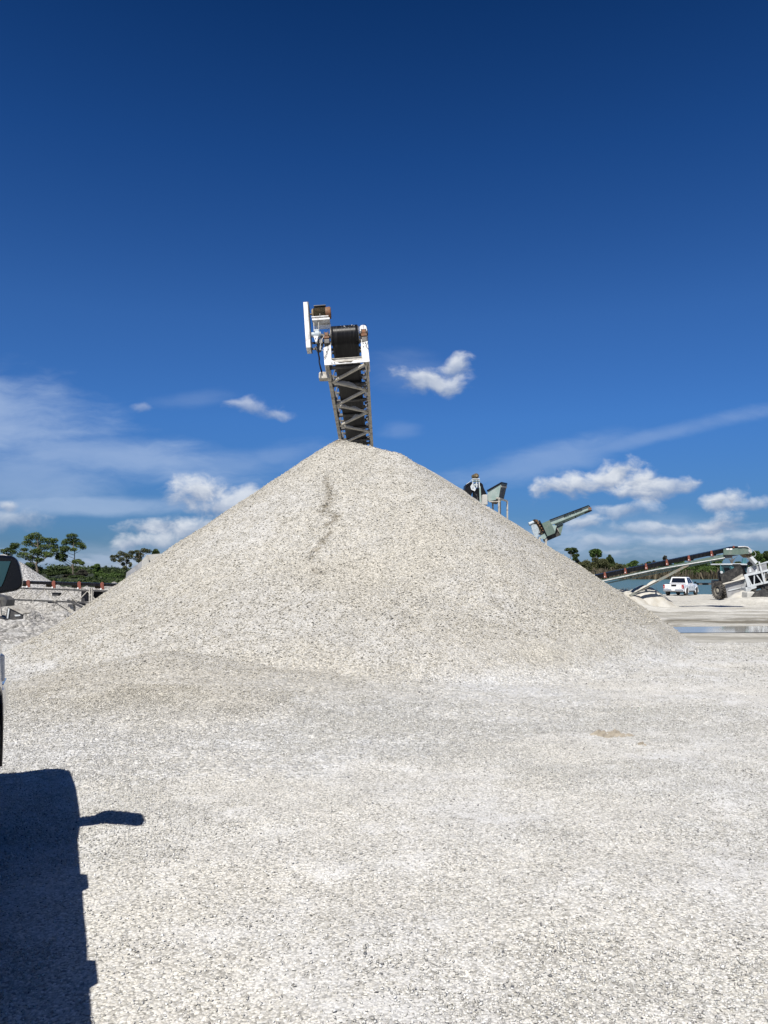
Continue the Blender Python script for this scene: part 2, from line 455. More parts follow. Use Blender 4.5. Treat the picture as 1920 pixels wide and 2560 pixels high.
# ------------------------------------------------------------------ mesh builder
class MB:
    def __init__(s):
        s.v = []
        s.f = []
        s.t = []

    def add(s, vs, fs, tone=None):
        o = len(s.v)
        s.v += [tuple(p) for p in vs]
        s.f += [tuple(i + o for i in f) for f in fs]
        if tone is not None:
            s.t += [tone] * len(vs)
        return s

    def hexa(s, p):
        """8 corners: bottom 0-3 ccw, top 4-7"""
        return s.add(p, [(3, 2, 1, 0), (4, 5, 6, 7), (0, 1, 5, 4), (1, 2, 6, 5), (2, 3, 7, 6), (3, 0, 4, 7)])

    def box(s, c, size, mtx=None):
        x, y, z = (d / 2 for d in size)
        ps = [Vector(q) for q in ((-x, -y, -z), (x, -y, -z), (x, y, -z), (-x, y, -z), (-x, -y, z), (x, -y, z), (x, y, z), (-x, y, z))]
        if mtx is not None:
            ps = [mtx @ p for p in ps]
        c = Vector(c)
        return s.hexa([p + c for p in ps])

    def beam(s, a, b, wd, ht, up=(0, 0, 1)):
        a, b = Vector(a), Vector(b)
        d = (b - a).normalized()
        up = Vector(up)
        if abs(d.dot(up.normalized())) > 0.98:
            up = Vector((0, 1, 0))
        sd_ = d.cross(up).normalized()
        un = sd_.cross(d).normalized()
        x = sd_ * wd / 2
        z = un * ht / 2
        return s.hexa([a - x - z, a + x - z, b + x - z, b - x - z, a - x + z, a + x + z, b + x + z, b - x + z])

    def chan(s, a, b, wd, ht, up=(0, 0, 1), th=0.012):
        """I/C shaped member: web plus two flanges"""
        a, b = Vector(a), Vector(b)
        d = (b - a).normalized()
        un = Vector(up)
        if abs(d.dot(un.normalized())) > 0.98:
            un = Vector((0, 1, 0))
        sd_ = d.cross(un).normalized()
        un = sd_.cross(d).normalized()
        s.beam(a, b, th, ht - 2 * th, un)
        for k in (-1, 1):
            o = un * k * (ht / 2 - th / 2)
            s.beam(a + o, b + o, wd, th, un)
        return s

    def tube(s, pts, r, n=8, cap=True):
        pts = [Vector(p) for p in pts]
        rs = r if isinstance(r, (list, tuple)) else [r] * len(pts)
        rings = []
        prev = None
        for i, p in enumerate(pts):
            d = (pts[min(i + 1, len(pts) - 1)] - pts[max(i - 1, 0)]).normalized()
            if prev is None:
                ref = Vector((0, 0, 1)) if abs(d.z) < 0.9 else Vector((1, 0, 0))
                x = d.cross(ref).normalized()
            else:
                x = (prev - d * prev.dot(d)).normalized()
            prev = x
            y = d.cross(x)
            rings.append([p + (x * math.cos(2 * math.pi * k / n) + y * math.sin(2 * math.pi * k / n)) * rs[i] for k in range(n)])
        vs = [q for rr in rings for q in rr]
        fs = []
        for i in range(len(pts) - 1):
            for k in range(n):
                k2 = (k + 1) % n
                fs.append((i * n + k, i * n + k2, (i + 1) * n + k2, (i + 1) * n + k))
        if cap:
            fs.append(tuple(range(n - 1, -1, -1)))
            fs.append(tuple((len(pts) - 1) * n + k for k in range(n)))
        return s.add(vs, fs)

    def lathe(s, prof, c, ax, n=24):
        """prof: list of (axial, radius) revolved around axis ax through c"""
        c = Vector(c)
        ax = Vector(ax).normalized()
        ref = Vector((0, 0, 1)) if abs(ax.z) < 0.9 else Vector((1, 0, 0))
        x = ax.cross(ref).normalized()
        y = ax.cross(x)
        vs, fs = [], []
        for a, r in prof:
            for k in range(n):
                th = 2 * math.pi * k / n
                vs.append(c + ax * a + (x * math.cos(th) + y * math.sin(th)) * r)
        for i in range(len(prof) - 1):
            for k in range(n):
                k2 = (k + 1) % n
                fs.append((i * n + k, i * n + k2, (i + 1) * n + k2, (i + 1) * n + k))
        fs.append(tuple(range(n - 1, -1, -1)))
        fs.append(tuple((len(prof) - 1) * n + k for k in range(n)))
        return s.add(vs, fs)

    def prism(s, poly, d):
        """polygon (list of Vector) extruded by vector d"""
        n = len(poly)
        d = Vector(d)
        poly = [Vector(p) for p in poly]
        fs = [tuple(range(n - 1, -1, -1)), tuple(range(n, 2 * n))]
        for k in range(n):
            k2 = (k + 1) % n
            fs.append((k, k2, n + k2, n + k))
        return s.add(poly + [p + d for p in poly], fs)

    def ppx(s, pts, Y, th):
        """outline given as sight lines met at distance Y, th metres thick going away"""
        return s.prism([W(x, y, Y) for x, y in pts], (0, th, 0))

    def quad(s, a, b, c, d, th):
        """thin plate of thickness th behind a b c d"""
        a, b, c, d = (Vector(q) for q in (a, b, c, d))
        n = (b - a).cross(d - a).normalized() * th
        return s.hexa([a, b, c, d, a + n, b + n, c + n, d + n])

    def build(s, name, m, parent=None, bevel=0, smooth=False, seg=2):
        me = bpy.data.meshes.new(name)
        base = Vector((0, 0, 0))
        if parent is not None:
            base = parent['_b'] if '_b' in parent.keys() else (0, 0, 0)
            base = Vector(base)
        me.from_pydata([(p[0] - base.x, p[1] - base.y, p[2] - base.z) for p in s.v], [], s.f)
        if s.t and len(s.t) == len(s.v):
            a = me.attributes.new('tone', 'FLOAT', 'POINT')
            a.data.foreach_set('value', s.t)
        me.validate()
        me.update()
        if smooth:
            me.polygons.foreach_set('use_smooth', [True] * len(me.polygons))
        me.materials.append(M[m] if isinstance(m, str) else m)
        o = bpy.data.objects.new(name, me)
        COL.objects.link(o)
        if parent is not None:
            o.parent = parent
            o['_b'] = tuple(base)
        if bevel:
            md = o.modifiers.new('bevel', 'BEVEL')
            md.width = bevel
            md.segments = seg
            md.limit_method = 'ANGLE'
            md.angle_limit = R(35)
        return o


def thing(name, label, cat, base=(0, 0, 0), group=None):
    o = bpy.data.objects.new(name, None)
    COL.objects.link(o)
    o.location = base
    o.empty_display_size = 0.2
    o['_b'] = tuple(base)
    o['label'] = label
    o['category'] = cat
    if group:
        o['group'] = group
    return o


def tag(o, label, cat, group=None, kind=None):
    if label:
        o['label'] = label
    if cat:
        o['category'] = cat
    if group:
        o['group'] = group
    if kind:
        o['kind'] = kind
    return o


def rebase(o, base):
    """put a single-mesh thing's origin at its base"""
    b_ = Vector(base)
    o.data.transform(Matrix.Translation(-b_))
    o.location = b_
    return o


# ------------------------------------------------------------------ terrain
def fbm(x, y, z=0.0, o=4):
    return mn.fractal(Vector((x, y, z)), 1.0, 2.0, o)


def gz(x, y):
    """ground height"""
    prof_y = [-50, 16.5, 19.5, 24, 32, 47, 60, 72, 78, 83, 214, 219, 260, 5000]
    prof_z = [0, 0, -0.28, -0.55, -0.62, -0.72, -0.82, -0.92, -1.0, -2.4, -2.6, -1.1, -0.8, -0.8]
    lakeside = min(1.0, max(0.0, (x - 2.0) / 5.0))
    z = float(np.interp(y, prof_y, prof_z))
    dry = float(np.interp(y, [-50, 16.5, 24, 47, 5000], [0, 0, -0.5, -0.6, -0.7]))
    if y > 60:
        z = z * lakeside + dry * (1 - lakeside)
    if y < 260:
        amp = 0.03 if y < 18 else 0.05
        if y < 16:
            z += 0.022 * fbm(x * 0.45 + y * .25, y * 1.3 - x * .35, 8.8, 4) * min(1, (16 - y) / 2)
        z += amp * fbm(x * 0.35, y * 0.35, 3.3, 3) + (0.012 * fbm(x * 1.7, y * 1.7, 7.7, 3) if y < 22 else (0.055 * fbm(x * .7, y * 1.1, 1.1, 4) if y > 32 else .02 * fbm(x * .9, y * .9, 1.1, 3)))
    if 15 < y < 90 and x > 3:
        for cx, cy, rx, ry, h in BUMPS:
            q = ((x - cx) / rx) ** 2 + ((y - cy) / ry) ** 2
            if q < 4:
                z += h * math.exp(-q * 1.6)
    return z


def bp(px, py, Y, rx, ry, h):
    p = W(px, py, Y)
    return (p.x, Y, rx, ry, h)


BUMPS = [bp(1850, 1520, 50.5, 3.0, 1.6, 0.33), bp(1930, 1520, 51, 2.5, 1.8, 0.38), bp(1745, 1520, 49.5, 0.8, 1.5, 0.22),
         bp(1560, 1500, 44.5, 1.8, 1.4, 0.45), bp(1600, 1490, 46.2, 2.0, 1.6, 0.30), bp(1880, 1500, 55, 3.5, 2.0, 0.16), bp(1700, 1500, 62, 5.0, 2.0, 0.10)]


def axis(lims, steps, far, g_=1.14):
    a, b_ = lims
    xs = list(np.arange(a, b_ + 1e-6, steps))
    d = steps
    x = b_
    while x < far[1]:
        d *= g_
        x += d
        xs.append(x)
    d = steps
    x = a
    while x > far[0]:
        d *= g_
        x -= d
        xs.insert(0, x)
    return xs


xs = axis((-9, 8), 0.11, (-4000, 4000), 1.045)
ys = list(np.arange(1.5, 20, 0.11)) + list(np.arange(20, 66, 0.3)) + list(np.arange(66, 90, 0.6))
ys = axis((0, 1.5), 0.3, (-4000, 1.6), 1.3)[:-1] + ys
d_ = 0.6
y_ = ys[-1]
while y_ < 4500:
    d_ *= 1.09
    y_ += d_
    ys.append(y_)
ys = sorted(ys)
nx, ny = len(xs), len(ys)
mb = MB()
mb.v = [(x, y, gz(x, y)) for y in ys for x in xs]
mb.f = [(j * nx + i, j * nx + i + 1, (j + 1) * nx + i + 1, (j + 1) * nx + i) for j in range(ny - 1) for i in range(nx - 1)]
g_o = mb.build('ground', 'ground', smooth=True)
g_o['kind'] = 'structure'

# lake and puddle
mb = MB()
mb.add([(3, 70, -1.4), (420, 70, -1.4), (420, 221, -1.4), (3, 221, -1.4)], [(0, 1, 2, 3)])
o = mb.build('lake_water', 'lake')
o['kind'] = 'structure'
pts = []
cpx = W(1850, 1576, 27.2)
for k in range(64):
    a = 2 * math.pi * k / 64
    rr = 1 + 0.10 * fbm(math.cos(a) * 1.3, math.sin(a) * 1.3, 5)
    pts.append(Vector((cpx.x + 6.6 * rr * math.cos(a), 27.1 + 1.3 * rr * math.sin(a) + 0.14 * math.cos(a) * 6, -0.515)))
mb = MB()
mb.add(pts, [tuple(range(64))])
o = mb.build('puddle', 'puddle')
o['kind'] = 'structure'
for v in g_o.data.vertices:          # the hollow the puddle stands in
    dx, dy = (v.co.x - cpx.x) / 6.9, (v.co.y - 27.1) / 1.55
    q = dx * dx + dy * dy
    if q < 1.6:
        f = min(1, max(0, (1.6 - q) / 0.8))
        v.co.z = v.co.z * (1 - f) + (-0.60 + 0.085 * q) * f


# ------------------------------------------------------------------ heaps as height fields
def heap(name, xr, yr, step, fn, m, label, cat, group=None, base=None, cut=0.0, stainfn=None):
    xa = np.arange(xr[0], xr[1] + step, step)
    ya = np.arange(yr[0], yr[1] + step, step)
    vs = []
    keep = []
    st = []
    for y in ya:
        for x in xa:
            h = fn(x, y)
            zg = gz(x, y)
            vs.append((x, y, zg + h - 0.06 if h < 0.15 else zg + h - 0.06 * max(0, 1 - (h - 0.15) * 4)))
            keep.append(h > cut)
            if stainfn:
                st.append(stainfn(x, y, zg + h))
    n = len(xa)
    fs = []
    for j in range(len(ya) - 1):
        for i in range(n - 1):
            q = (j * n + i, j * n + i + 1, (j + 1) * n + i + 1, (j + 1) * n + i)
            if keep[q[0]] or keep[q[1]] or keep[q[2]] or keep[q[3]]:
                fs.append(q)
    used = sorted({i for f in fs for i in f})
    mp = {a: b_ for b_, a in enumerate(used)}
    mb = MB()
    mb.v = [vs[i] for i in used]
    mb.f = [tuple(mp[i] for i in f) for f in fs]
    o = mb.build(name, m, smooth=True)
    if stainfn:
        a = o.data.attributes.new('stain', 'FLOAT', 'POINT')
        a.data.foreach_set('value', [st[i] for i in used])
    tag(o, label, cat, group)
    if base is not None:
        rebase(o, base)
    return o


def lse(vals, k):
    mx = max(vals)
    return mx + k * math.log(sum(math.exp((v - mx) / k) for v in vals))


def cone(x, y, cx, cy, cz, t_, c_):
    return cz - t_ * (math.sqrt((x - cx) ** 2 + (y - cy) ** 2 + c_ * c_) - c_)


def ridge(x, y, ax, ay, az, bx, by, bz, ta, tb):
    dx, dy = bx - ax, by - ay
    t_ = max(0.0, min(1.0, ((x - ax) * dx + (y - ay) * dy) / (dx * dx + dy * dy)))
    d2 = (x - ax - t_ * dx) ** 2 + (y - ay - t_ * dy) ** 2
    return az + (bz - az) * t_ - (ta + (tb - ta) * t_) * (math.sqrt(d2 + .014) - .118)


def main_h(x, y):
    h = lse([ridge(x, y, -0.997, 17.99, 4.80, 0.25, 17.67, 4.35, 0.735, 0.70), ridge(x, y, 0.25, 17.67, 4.35, 1.209, 18.84, 4.12, 0.706, 0.706)], 0.03)
    w_ = 0.06
    h = w_ * (math.log1p(math.exp(h / w_)) if h / w_ < 30 else h / w_)
    # run-out skirt toward the camera
    sk = 0.40 * (6.5 - math.hypot(x + 1.1, y - 16.1))          # slumped front slope
    sk2 = 0.46 - 0.095 * math.hypot((x + 3.0) * (1.5 if x < -3 else 0.8), y - 10.6)   # low apron
    sk = max(sk, sk2)
    w2 = 0.05
    sk = w2 * (math.log1p(math.exp(sk / w2)) if sk / w2 < 30 else sk / w2)
    h = lse([h, sk - 0.02], 0.07)
    n = fbm(x * 1.1, y * 1.1, 2.0, 4)
    h += 0.035 * n * min(1, h) + 0.014 * fbm(x * 5, y * 5, 4.0, 3)
    return h


STA = [W(822, 1225, 16), W(818, 1265, 16), W(832, 1288, 16), W(806, 1345, 16), W(786, 1380, 16), W(796, 1425, 16)]
SRC = [((815, 1200), (830, 1240), 12), ((828, 1240), (812, 1268), 18), ((800, 1278), (845, 1292), 10), ((845, 1292), (815, 1312), 8), ((828, 1330), (775, 1392), 9), ((775, 1392), (772, 1400), 8),
       ((780, 1425), (806, 1432), 8), ((836, 1100), (872, 1098), 16), ((1300, 1738), (1420, 1700), 12)]


def projpx(x, y, z):
    dz = z - 1.6
    zc = y * math.cos(PITCH) + dz * math.sin(PITCH)
    vv = -y * math.sin(PITCH) + dz * math.cos(PITCH)
    return 960 + FPX * x / zc, 1280 - FPX * vv / zc


def segd(p, a, b_):
    p, a, b_ = Vector(p), Vector(a), Vector(b_)
    t_ = max(0, min(1, (p - a).dot(b_ - a) / (b_ - a).length_squared))
    return (p - a - (b_ - a) * t_).length


def stain(x, y, z):
    if y > 18.4 or y < 9:
        return 0.0
    q = projpx(x, y, z)
    s_ = 0.0
    for a, b_, r_ in SRC[:-1]:
        d = segd(q, a, b_)
        s_ = max(s_, 1.08 - d / r_)
    return max(0.0, min(1.0, s_))


pile = heap('gravel_pile', (-11, 9.5), (5.4, 26), 0.075, main_h, 'pile',
            'huge cone of pale crushed shell gravel under the tall stacker conveyor', 'gravel pile', cut=0.03, stainfn=stain)

# ------------------------------------------------------------------ loose shell flakes (uncountable)
def flakes(n, y0, y1, smin, smax, name):
    # evenly over the seen ground: density falls with distance so flakes stay pixel sized
    yv = y0 + (y1 - y0) * rng.random(n) ** 0.85
    xv = (rng.random(n) * 2 - 1) * (0.58 * yv + 1.2)
    zv = np.empty(n)
    sl = np.zeros((n, 2))
    keep = np.ones(n, bool)
    dirt = np.zeros(n)
    for i in range(n):
        x, y = float(xv[i]), float(yv[i])
        zv[i] = HGRID(x, y)
        fm = fbm(x * .5 + 3, y * .8, 5.5, 4) + .35 * fbm(x * 2.1, y * 2.1, 1.5, 2)
        if zv[i] < .5 and rng.random() < min(.8, max(0, fm * 2.2 + .1)):
            keep[i] = False
        if y > 13:
            dirt[i] = stain(x, y, zv[i])
    xv, yv, zv, dirt = xv[keep], yv[keep], zv[keep], dirt[keep]
    n = len(xv)
    size = (smin + (smax - smin) * rng.random(n) ** 2.2) * 0.5 * np.clip(yv / 7.5, 0.9, 1.75)
    size = size * np.where((zv > .3) & (zv < 1.1) & (yv > 9), 1.1, 1.0)
    asp = 0.45 + 0.5 * rng.random(n)
    thick = 0.12 + 0.35 * rng.random(n)
    K = 6
    ang = (np.arange(K) * 2 * np.pi / K)[None, :] + rng.normal(size=(n, K)) * 0.22
    rad = 0.78 + 0.35 * rng.random((n, K))
    ring = np.stack([np.cos(ang) * rad, np.sin(ang) * rad * asp[:, None], np.zeros((n, K))], 2)
    ring[:, :, 2] = rng.normal(size=(n, K)) * 0.10
    top = np.stack([rng.normal(size=n) * 0.15, rng.normal(size=n) * 0.15, thick], 1)[:, None, :]
    bot = np.stack([np.zeros(n), np.zeros(n), -thick * 0.8], 1)[:, None, :]
    P = np.concatenate([ring, top, bot], 1) * size[:, None, None] * 0.92
    rz = rng.random(n) * 2 * np.pi
    tx = rng.normal(size=n) * 0.48
    ty = rng.normal(size=n) * 0.48

    def rot(P, a, i, j):
        c_, s_ = np.cos(a)[:, None], np.sin(a)[:, None]
        A = P[:, :, i] * c_ - P[:, :, j] * s_
        B = P[:, :, i] * s_ + P[:, :, j] * c_
        P[:, :, i] = A
        P[:, :, j] = B
        return P
    P = rot(P, rz, 0, 1)
    P = rot(P, tx, 1, 2)
    P = rot(P, ty, 0, 2)
    P += np.stack([xv, yv, zv + size * (0.12 + 0.5 * rng.random(n))], 1)[:, None, :]
    tri = []
    for k in range(K):
        k2 = (k + 1) % K
        tri.append((k, k2, K))
        tri.append((k2, k, K + 1))
    tri = np.array(tri)
    F = (tri[None] + (np.arange(n) * (K + 2))[:, None, None]).reshape(-1)
    me = bpy.data.meshes.new(name)
    nv = n * (K + 2)
    nf = n * len(tri)
    me.vertices.add(nv)
    me.vertices.foreach_set('co', P.astype(np.float32).ravel())
    me.loops.add(nf * 3)
    me.loops.foreach_set('vertex_index', F.astype(np.int32))
    me.polygons.add(nf)
    me.polygons.foreach_set('loop_start', np.arange(0, nf * 3, 3, dtype=np.int32))
    me.update(calc_edges=True)
    a = me.attributes.new('tone', 'FLOAT', 'POINT')
    a.data.foreach_set('value', np.repeat(rng.random(n) * np.clip(1 - 1.15 * dirt, 0.03, 1), K + 2).astype(np.float32))
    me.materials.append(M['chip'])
    o = bpy.data.objects.new(name, me)
    COL.objects.link(o)
    return o


# height lookup combining ground sheet and pile
hx = np.arange(-12, 12.01, 0.075)
hy = np.arange(1.5, 18.2, 0.075)
HG = np.empty((len(hy), len(hx)))
for j, y in enumerate(hy):
    for i, x in enumerate(hx):
        z = gz(x, y)
        if y > 5.4:
            h = main_h(x, y)
            if h > 0.03:
                z = max(z, z + h - 0.06 * (1 if h < 0.15 else max(0, 1 - (h - 0.15) * 4)))
        HG[j, i] = z


def HGRID(x, y):
    i = min(max((x + 12) / 0.075, 0), len(hx) - 1.001)
    j = min(max((y - 1.5) / 0.075, 0), len(hy) - 1.001)
    i0, j0 = int(i), int(j)
    a, b_ = i - i0, j - j0
    return (HG[j0, i0] * (1 - a) + HG[j0, i0 + 1] * a) * (1 - b_) + (HG[j0 + 1, i0] * (1 - a) + HG[j0 + 1, i0 + 1] * a) * b_


fl = flakes(420000, 2.3, 9.0, 0.006, 0.024, 'shell_flakes')
tag(fl, 'loose white and grey shell flakes strewn over the near ground', 'shell gravel', kind='stuff')

hy_far = None
fl2 = flakes(120000, 7.6, 17.9, 0.009, 0.028, 'pile_flakes')
tag(fl2, 'loose pale shell flakes covering the face of the big gravel pile', 'shell gravel', kind='stuff')

# tan clods in front of the pile
def clod(px, py, rx, ry, h, label, cuts=9):
    p = W(px, py, 1)
    d = (p - Vector((0, 0, 1.6)))
    # meet the surface
    t_ = 1.0
    while t_ < 40:
        q = Vector((0, 0, 1.6)) + d * t_
        if q.z < HGRID(q.x, q.y):
            break
        t_ += 0.01
    mb = MB()
    n = 26
    for j in range(n + 1):
        for i in range(n + 1):
            a, b_ = i / n * 2 - 1, j / n * 2 - 1
            r_ = math.hypot(a, b_)
            hh = max(0, 1 - r_ ** 2)
            z = h * hh ** 0.7 * (0.35 + 1.3 * abs(fbm(a * 2.2 + px, b_ * 2.2, 1, 4)) + 0.9 * (1 if fbm(a * 1.5 + px * 2, b_ * 1.5, 9, 2) > 0.25 else 0))
            x, y = q.x + a * rx, q.y + b_ * ry
            mb.v.append((x, y, HGRID(x, y) - 0.012 + z))
    mb.f = [(j * (n + 1) + i, j * (n + 1) + i + 1, (j + 1) * (n + 1) + i + 1, (j + 1) * (n + 1) + i) for j in range(n) for i in range(n)
            if math.hypot((i + .5) / n * 2 - 1, (j + .5) / n * 2 - 1) < 1]
    o = mb.build('clay_clod', 'brown_dirt')
    return tag(rebase(o, (q.x, q.y, q.z)), label, 'dirt clod', 'clods of tan clay on the gravel')


clod(1535, 1838, 0.24, 0.13, 0.035, 'widest tan clay clod lying on the pale gravel in front of the pile')
clod(1606, 1861, 0.06, 0.06, 0.02, 'tiny tan clod just right of the wide clay clod')

# ------------------------------------------------------------------ the stacker conveyor over the pile
BETA = R(11.0)
ROLL = R(4.5)
CO = W(862.5, 839.5, 19.0)
a0 = Vector((0.006, math.cos(BETA), -math.sin(BETA))).normalized()
w0 = Vector((1, -0.006, 0)).normalized()
n0 = w0.cross(a0).normalized()
wv_ = w0 * math.cos(ROLL) + n0 * math.sin(ROLL)
nv_ = n0 * math.cos(ROLL) - w0 * math.sin(ROLL)


def L(a, w_, n_):
    return CO + a0 * a + wv_ * w_ + nv_ * n_


KC = 0.00143


def C(X, Y, a=0.0):
    dx, dy = (X - 985) * KC, -(Y - 690) * KC
    return L(a, dx * math.cos(ROLL) + dy * math.sin(ROLL), (-dx * math.sin(ROLL) + dy * math.cos(ROLL)) / 0.90)


LEN = 22.0
st = thing('stacker_conveyor', 'tall stacker conveyor with white head frame and rusty motor rising behind the pile tip', 'conveyor', (CO.x, CO.y + 14, -0.5))
# chords
for sx in (-0.5, 0.5):
    MB().chan(L(-0.05, sx, -0.70), L(LEN, sx, -0.70), 0.085, 0.09, nv_).build('bottom_chord', 'galv', st)
    MB().chan(L(-0.02, sx * 1.04, -0.02), L(LEN, sx * 1.04, -0.02), 0.06, 0.09, nv_).build('top_chord', 'galv', st)
MB().chan(L(-0.03, -0.46, -0.68), L(-0.03, 0.46, -0.68), 0.05, 0.1, nv_).build('end_crossbar', 'galv', st)
# zigzag braces with shell dust heaped on them
node = [(0.22, 1)]
k = 0
while node[-1][0] < LEN - 1:
    node.append((node[-1][0] + (0.9 if k % 2 == 0 else 0.65), -node[-1][1]))
    k += 1
for i in range(len(node) - 1):
    (aa, sa), (ab, sb) = node[i], node[i + 1]
    A, B = L(aa, 0.46 * sa, -0.71), L(ab + 0.03, 0.46 * sb, -0.71)
    if sa * sb < 0:
        br = MB().beam(A, B, 0.075, 0.05, nv_).build('truss_brace', 'dust_steel', st)
        if i < 9 and i % 4 != 2:
            mb = MB()
            m_ = 14
            for q in range(m_ + 1):
                f = q / m_
                p = A.lerp(B, 0.08 + 0.8 * f)
                hh = 0.015 + 0.11 * max(0, fbm(f * 2.2 + i * 3.1, i * 1.7, 0.5, 3) + 0.35) * math.sin(math.pi * min(1, f * 1.05 + 0.02))
                for dy, hk in ((-0.05, 0), (0, hh), (0.05, 0)):
                    mb.v.append(p + a0 * dy + nv_ * (0.022 + hk))
            for q in range(m_):
                for r_ in (0, 1):
                    mb.f.append((q * 3 + r_, q * 3 + r_ + 1, q * 3 + 4 + r_, q * 3 + 3 + r_))
                mb.f.append((q * 3 + 2, q * 3, q * 3 + 3, q * 3 + 5))
            mb.build('shell_dust', 'dust_steel', br)
# side lattice
for sx in (-0.51, 0.51):
    a = 0.15
    up = True
    mb = MB()
    while a < LEN - 1:
        mb.beam(L(a, sx, -0.66 if up else -0.06), L(a + 0.78, sx, -0.06 if up else -0.66), 0.03, 0.03, nv_)
        a += 0.78
        up = not up
    mb.build('side_lattice', 'galv', st)
# belt: one loop round the head pulley
RD = 0.245
BW = 0.33
mb = MB()
prof = []
for k in range(15):
    th = math.pi / 2 + math.pi * k / 14
    prof.append((RD * math.cos(th), RD * math.sin(th)))
prof = [(LEN, RD - 0.02)] + [(x_, RD - 0.01 + 0.01) for x_ in (10, 3, 1.2)] + prof + [(1.2, -RD), (3, -RD - 0.06), (10, -RD - 0.06), (LEN, -RD)]
cols = [-1, -0.8, -0.4, 0, 0.4, 0.8, 1]
for (a, n_) in prof:
    for c_ in cols:
        tr = 0.10 * max(0, abs(c_) - 0.35) / 0.65 if (n_ > 0 and a > 0.9) else 0
        mb.v.append(L(a, c_ * BW, n_ + tr))
for i in range(len(prof) - 1):
    for j in range(len(cols) - 1):
        q = i * len(cols) + j
        mb.f.append((q, q + 1, q + 1 + len(cols), q + len(cols)))
bo = mb.build('conveyor_belt', 'belt', st, smooth=True)
sm = bo.modifiers.new('thickness', 'SOLIDIFY')
sm.thickness = 0.012
# worn pale strip and splatter on the belt face
mb = MB()
for k in range(8):
    th0 = math.pi / 2 + math.pi * k / 9
    th1 = math.pi / 2 + math.pi * (k + 1) / 9
    r_ = RD + 0.004
    mb.add([L(r_ * math.cos(th0), 0.205, r_ * math.sin(th0)), L(r_ * math.cos(th0), 0.245, r_ * math.sin(th0)),
            L(r_ * math.cos(th1), 0.245, r_ * math.sin(th1)), L(r_ * math.cos(th1), 0.205, r_ * math.sin(th1))], [(0, 1, 2, 3)])
mb.build('worn_strip', 'dark_steel', bo)
mb = MB()
for k in range(34):
    th = R(random.uniform(95, 175))
    cw = random.gauss(0.04, 0.06) if k < 24 else random.uniform(-0.3, 0.25)
    s_ = random.uniform(0.004, 0.012)
    c_ = L((RD + .003) * math.cos(th), cw, (RD + .003) * math.sin(th))
    mb.box(c_, (s_ * 2, s_, s_ * 2.4))
mb.build('shell_splatter', 'white_metal', bo)['kind'] = 'stuff'
pl = MB().lathe([(-0.36, RD - 0.02), (0.36, RD - 0.02)], L(0, 0, 0), wv_, 24).build('head_pulley', 'dark_steel', st, smooth=False)
MB().lathe([(-0.62, 0.035), (0.5, 0.035)], L(0, 0, 0), wv_, 12).build('pulley_shaft', 'galv', pl)

# white U frame
fr = MB()
poly = [C(X, Y, -0.10) for X, Y in ((612, 935), (700, 900), (742, 868), (756, 1135), (790, 1160), (860, 1180), (900, 1195), (1000, 1180), (1100, 1183), (1140, 1150), (1200, 1140), (1283, 1122), (1268, 838), (1385, 812), (1420, 1165), (638, 1232))]
fr.prism(poly, a0 * 0.03)
for Xa, Xb, Y0, Y1 in ((612, 638, 935, 1232), (1385, 1420, 812, 1165)):
    p = [C(Xa, Y0, -0.07), C(Xb, Y1, -0.07)]
    fr.prism([p[0], p[1], p[1] + wv_ * 0.02, p[0] + wv_ * 0.02] if Xa < 900 else [p[0], p[1], p[1] - wv_ * 0.02, p[0] - wv_ * 0.02], a0 * 0.55)
fr.build('head_frame', 'white_metal', st, bevel=0.004)
mb = MB()
poly = [C(X, Y, 0.03) for X, Y in ((1245, 700), (1240, 520), (1265, 492), (1310, 484), (1345, 495), (1368, 520), (1375, 600), (1392, 820), (1262, 820))]
mb.prism(poly, a0 * 0.03).build('bearing_backplate', 'white_metal', st, bevel=0.004)
mb = MB()
mb.prism([C(X, Y, 0.05) for X, Y in ((612, 770), (650, 870), (735, 870), (735, 770))], a0 * 0.04)
mb.build('bearing_bracket', 'white_metal', st)
# bolts
for X, Y in ((1305, 850), (1345, 848), (1315, 910), (765, 1195), (815, 1190), (700, 960), (668, 1000)):
    MB().lathe([(0, 0.012), (0.02, 0.012)], C(X, Y, -0.12), a0, 8).build('frame_bolt', 'dark_steel', st)


def bearing(X, Y, w_, h_, a, name='bearing'):
    c_ = C(X, Y, a)
    mt = Matrix((wv_, a0, nv_)).transposed()
    mb = MB()
    mb.lathe([(-w_ / 2, h_ * .30), (-w_ * .3, h_ * .42), (w_ * .3, h_ * .42), (w_ / 2, h_ * .30)], c_, wv_, 16)
    mb.box(c_ - nv_ * h_ * .36, (w_ * 1.05, 0.2, h_ * .25), mt)
    o = mb.build(name, 'rust', st, bevel=0.006)
    mb = MB()
    for s_ in (-1, 1):
        mb.lathe([(0, 0.016), (0.1, 0.016)], c_ + wv_ * s_ * w_ * .35 - nv_ * h_ * .1 - a0 * 0.08, nv_, 8)
    mb.lathe([(-w_ * .75, 0.06), (w_ * .75, 0.06)], c_, wv_, 14)
    mb.build('bearing_collar', 'dark_steel', o)
    mb = MB()
    mb.box(c_ - nv_ * h_ * .8, (w_ * .9, 0.16, h_ * .5), mt)
    mb.build('take_up_block', 'dark_steel', o)
    return o


bearing(662, 705, 0.13, 0.22, -0.02)
bearing(1318, 650, 0.14, 0.25, -0.02)
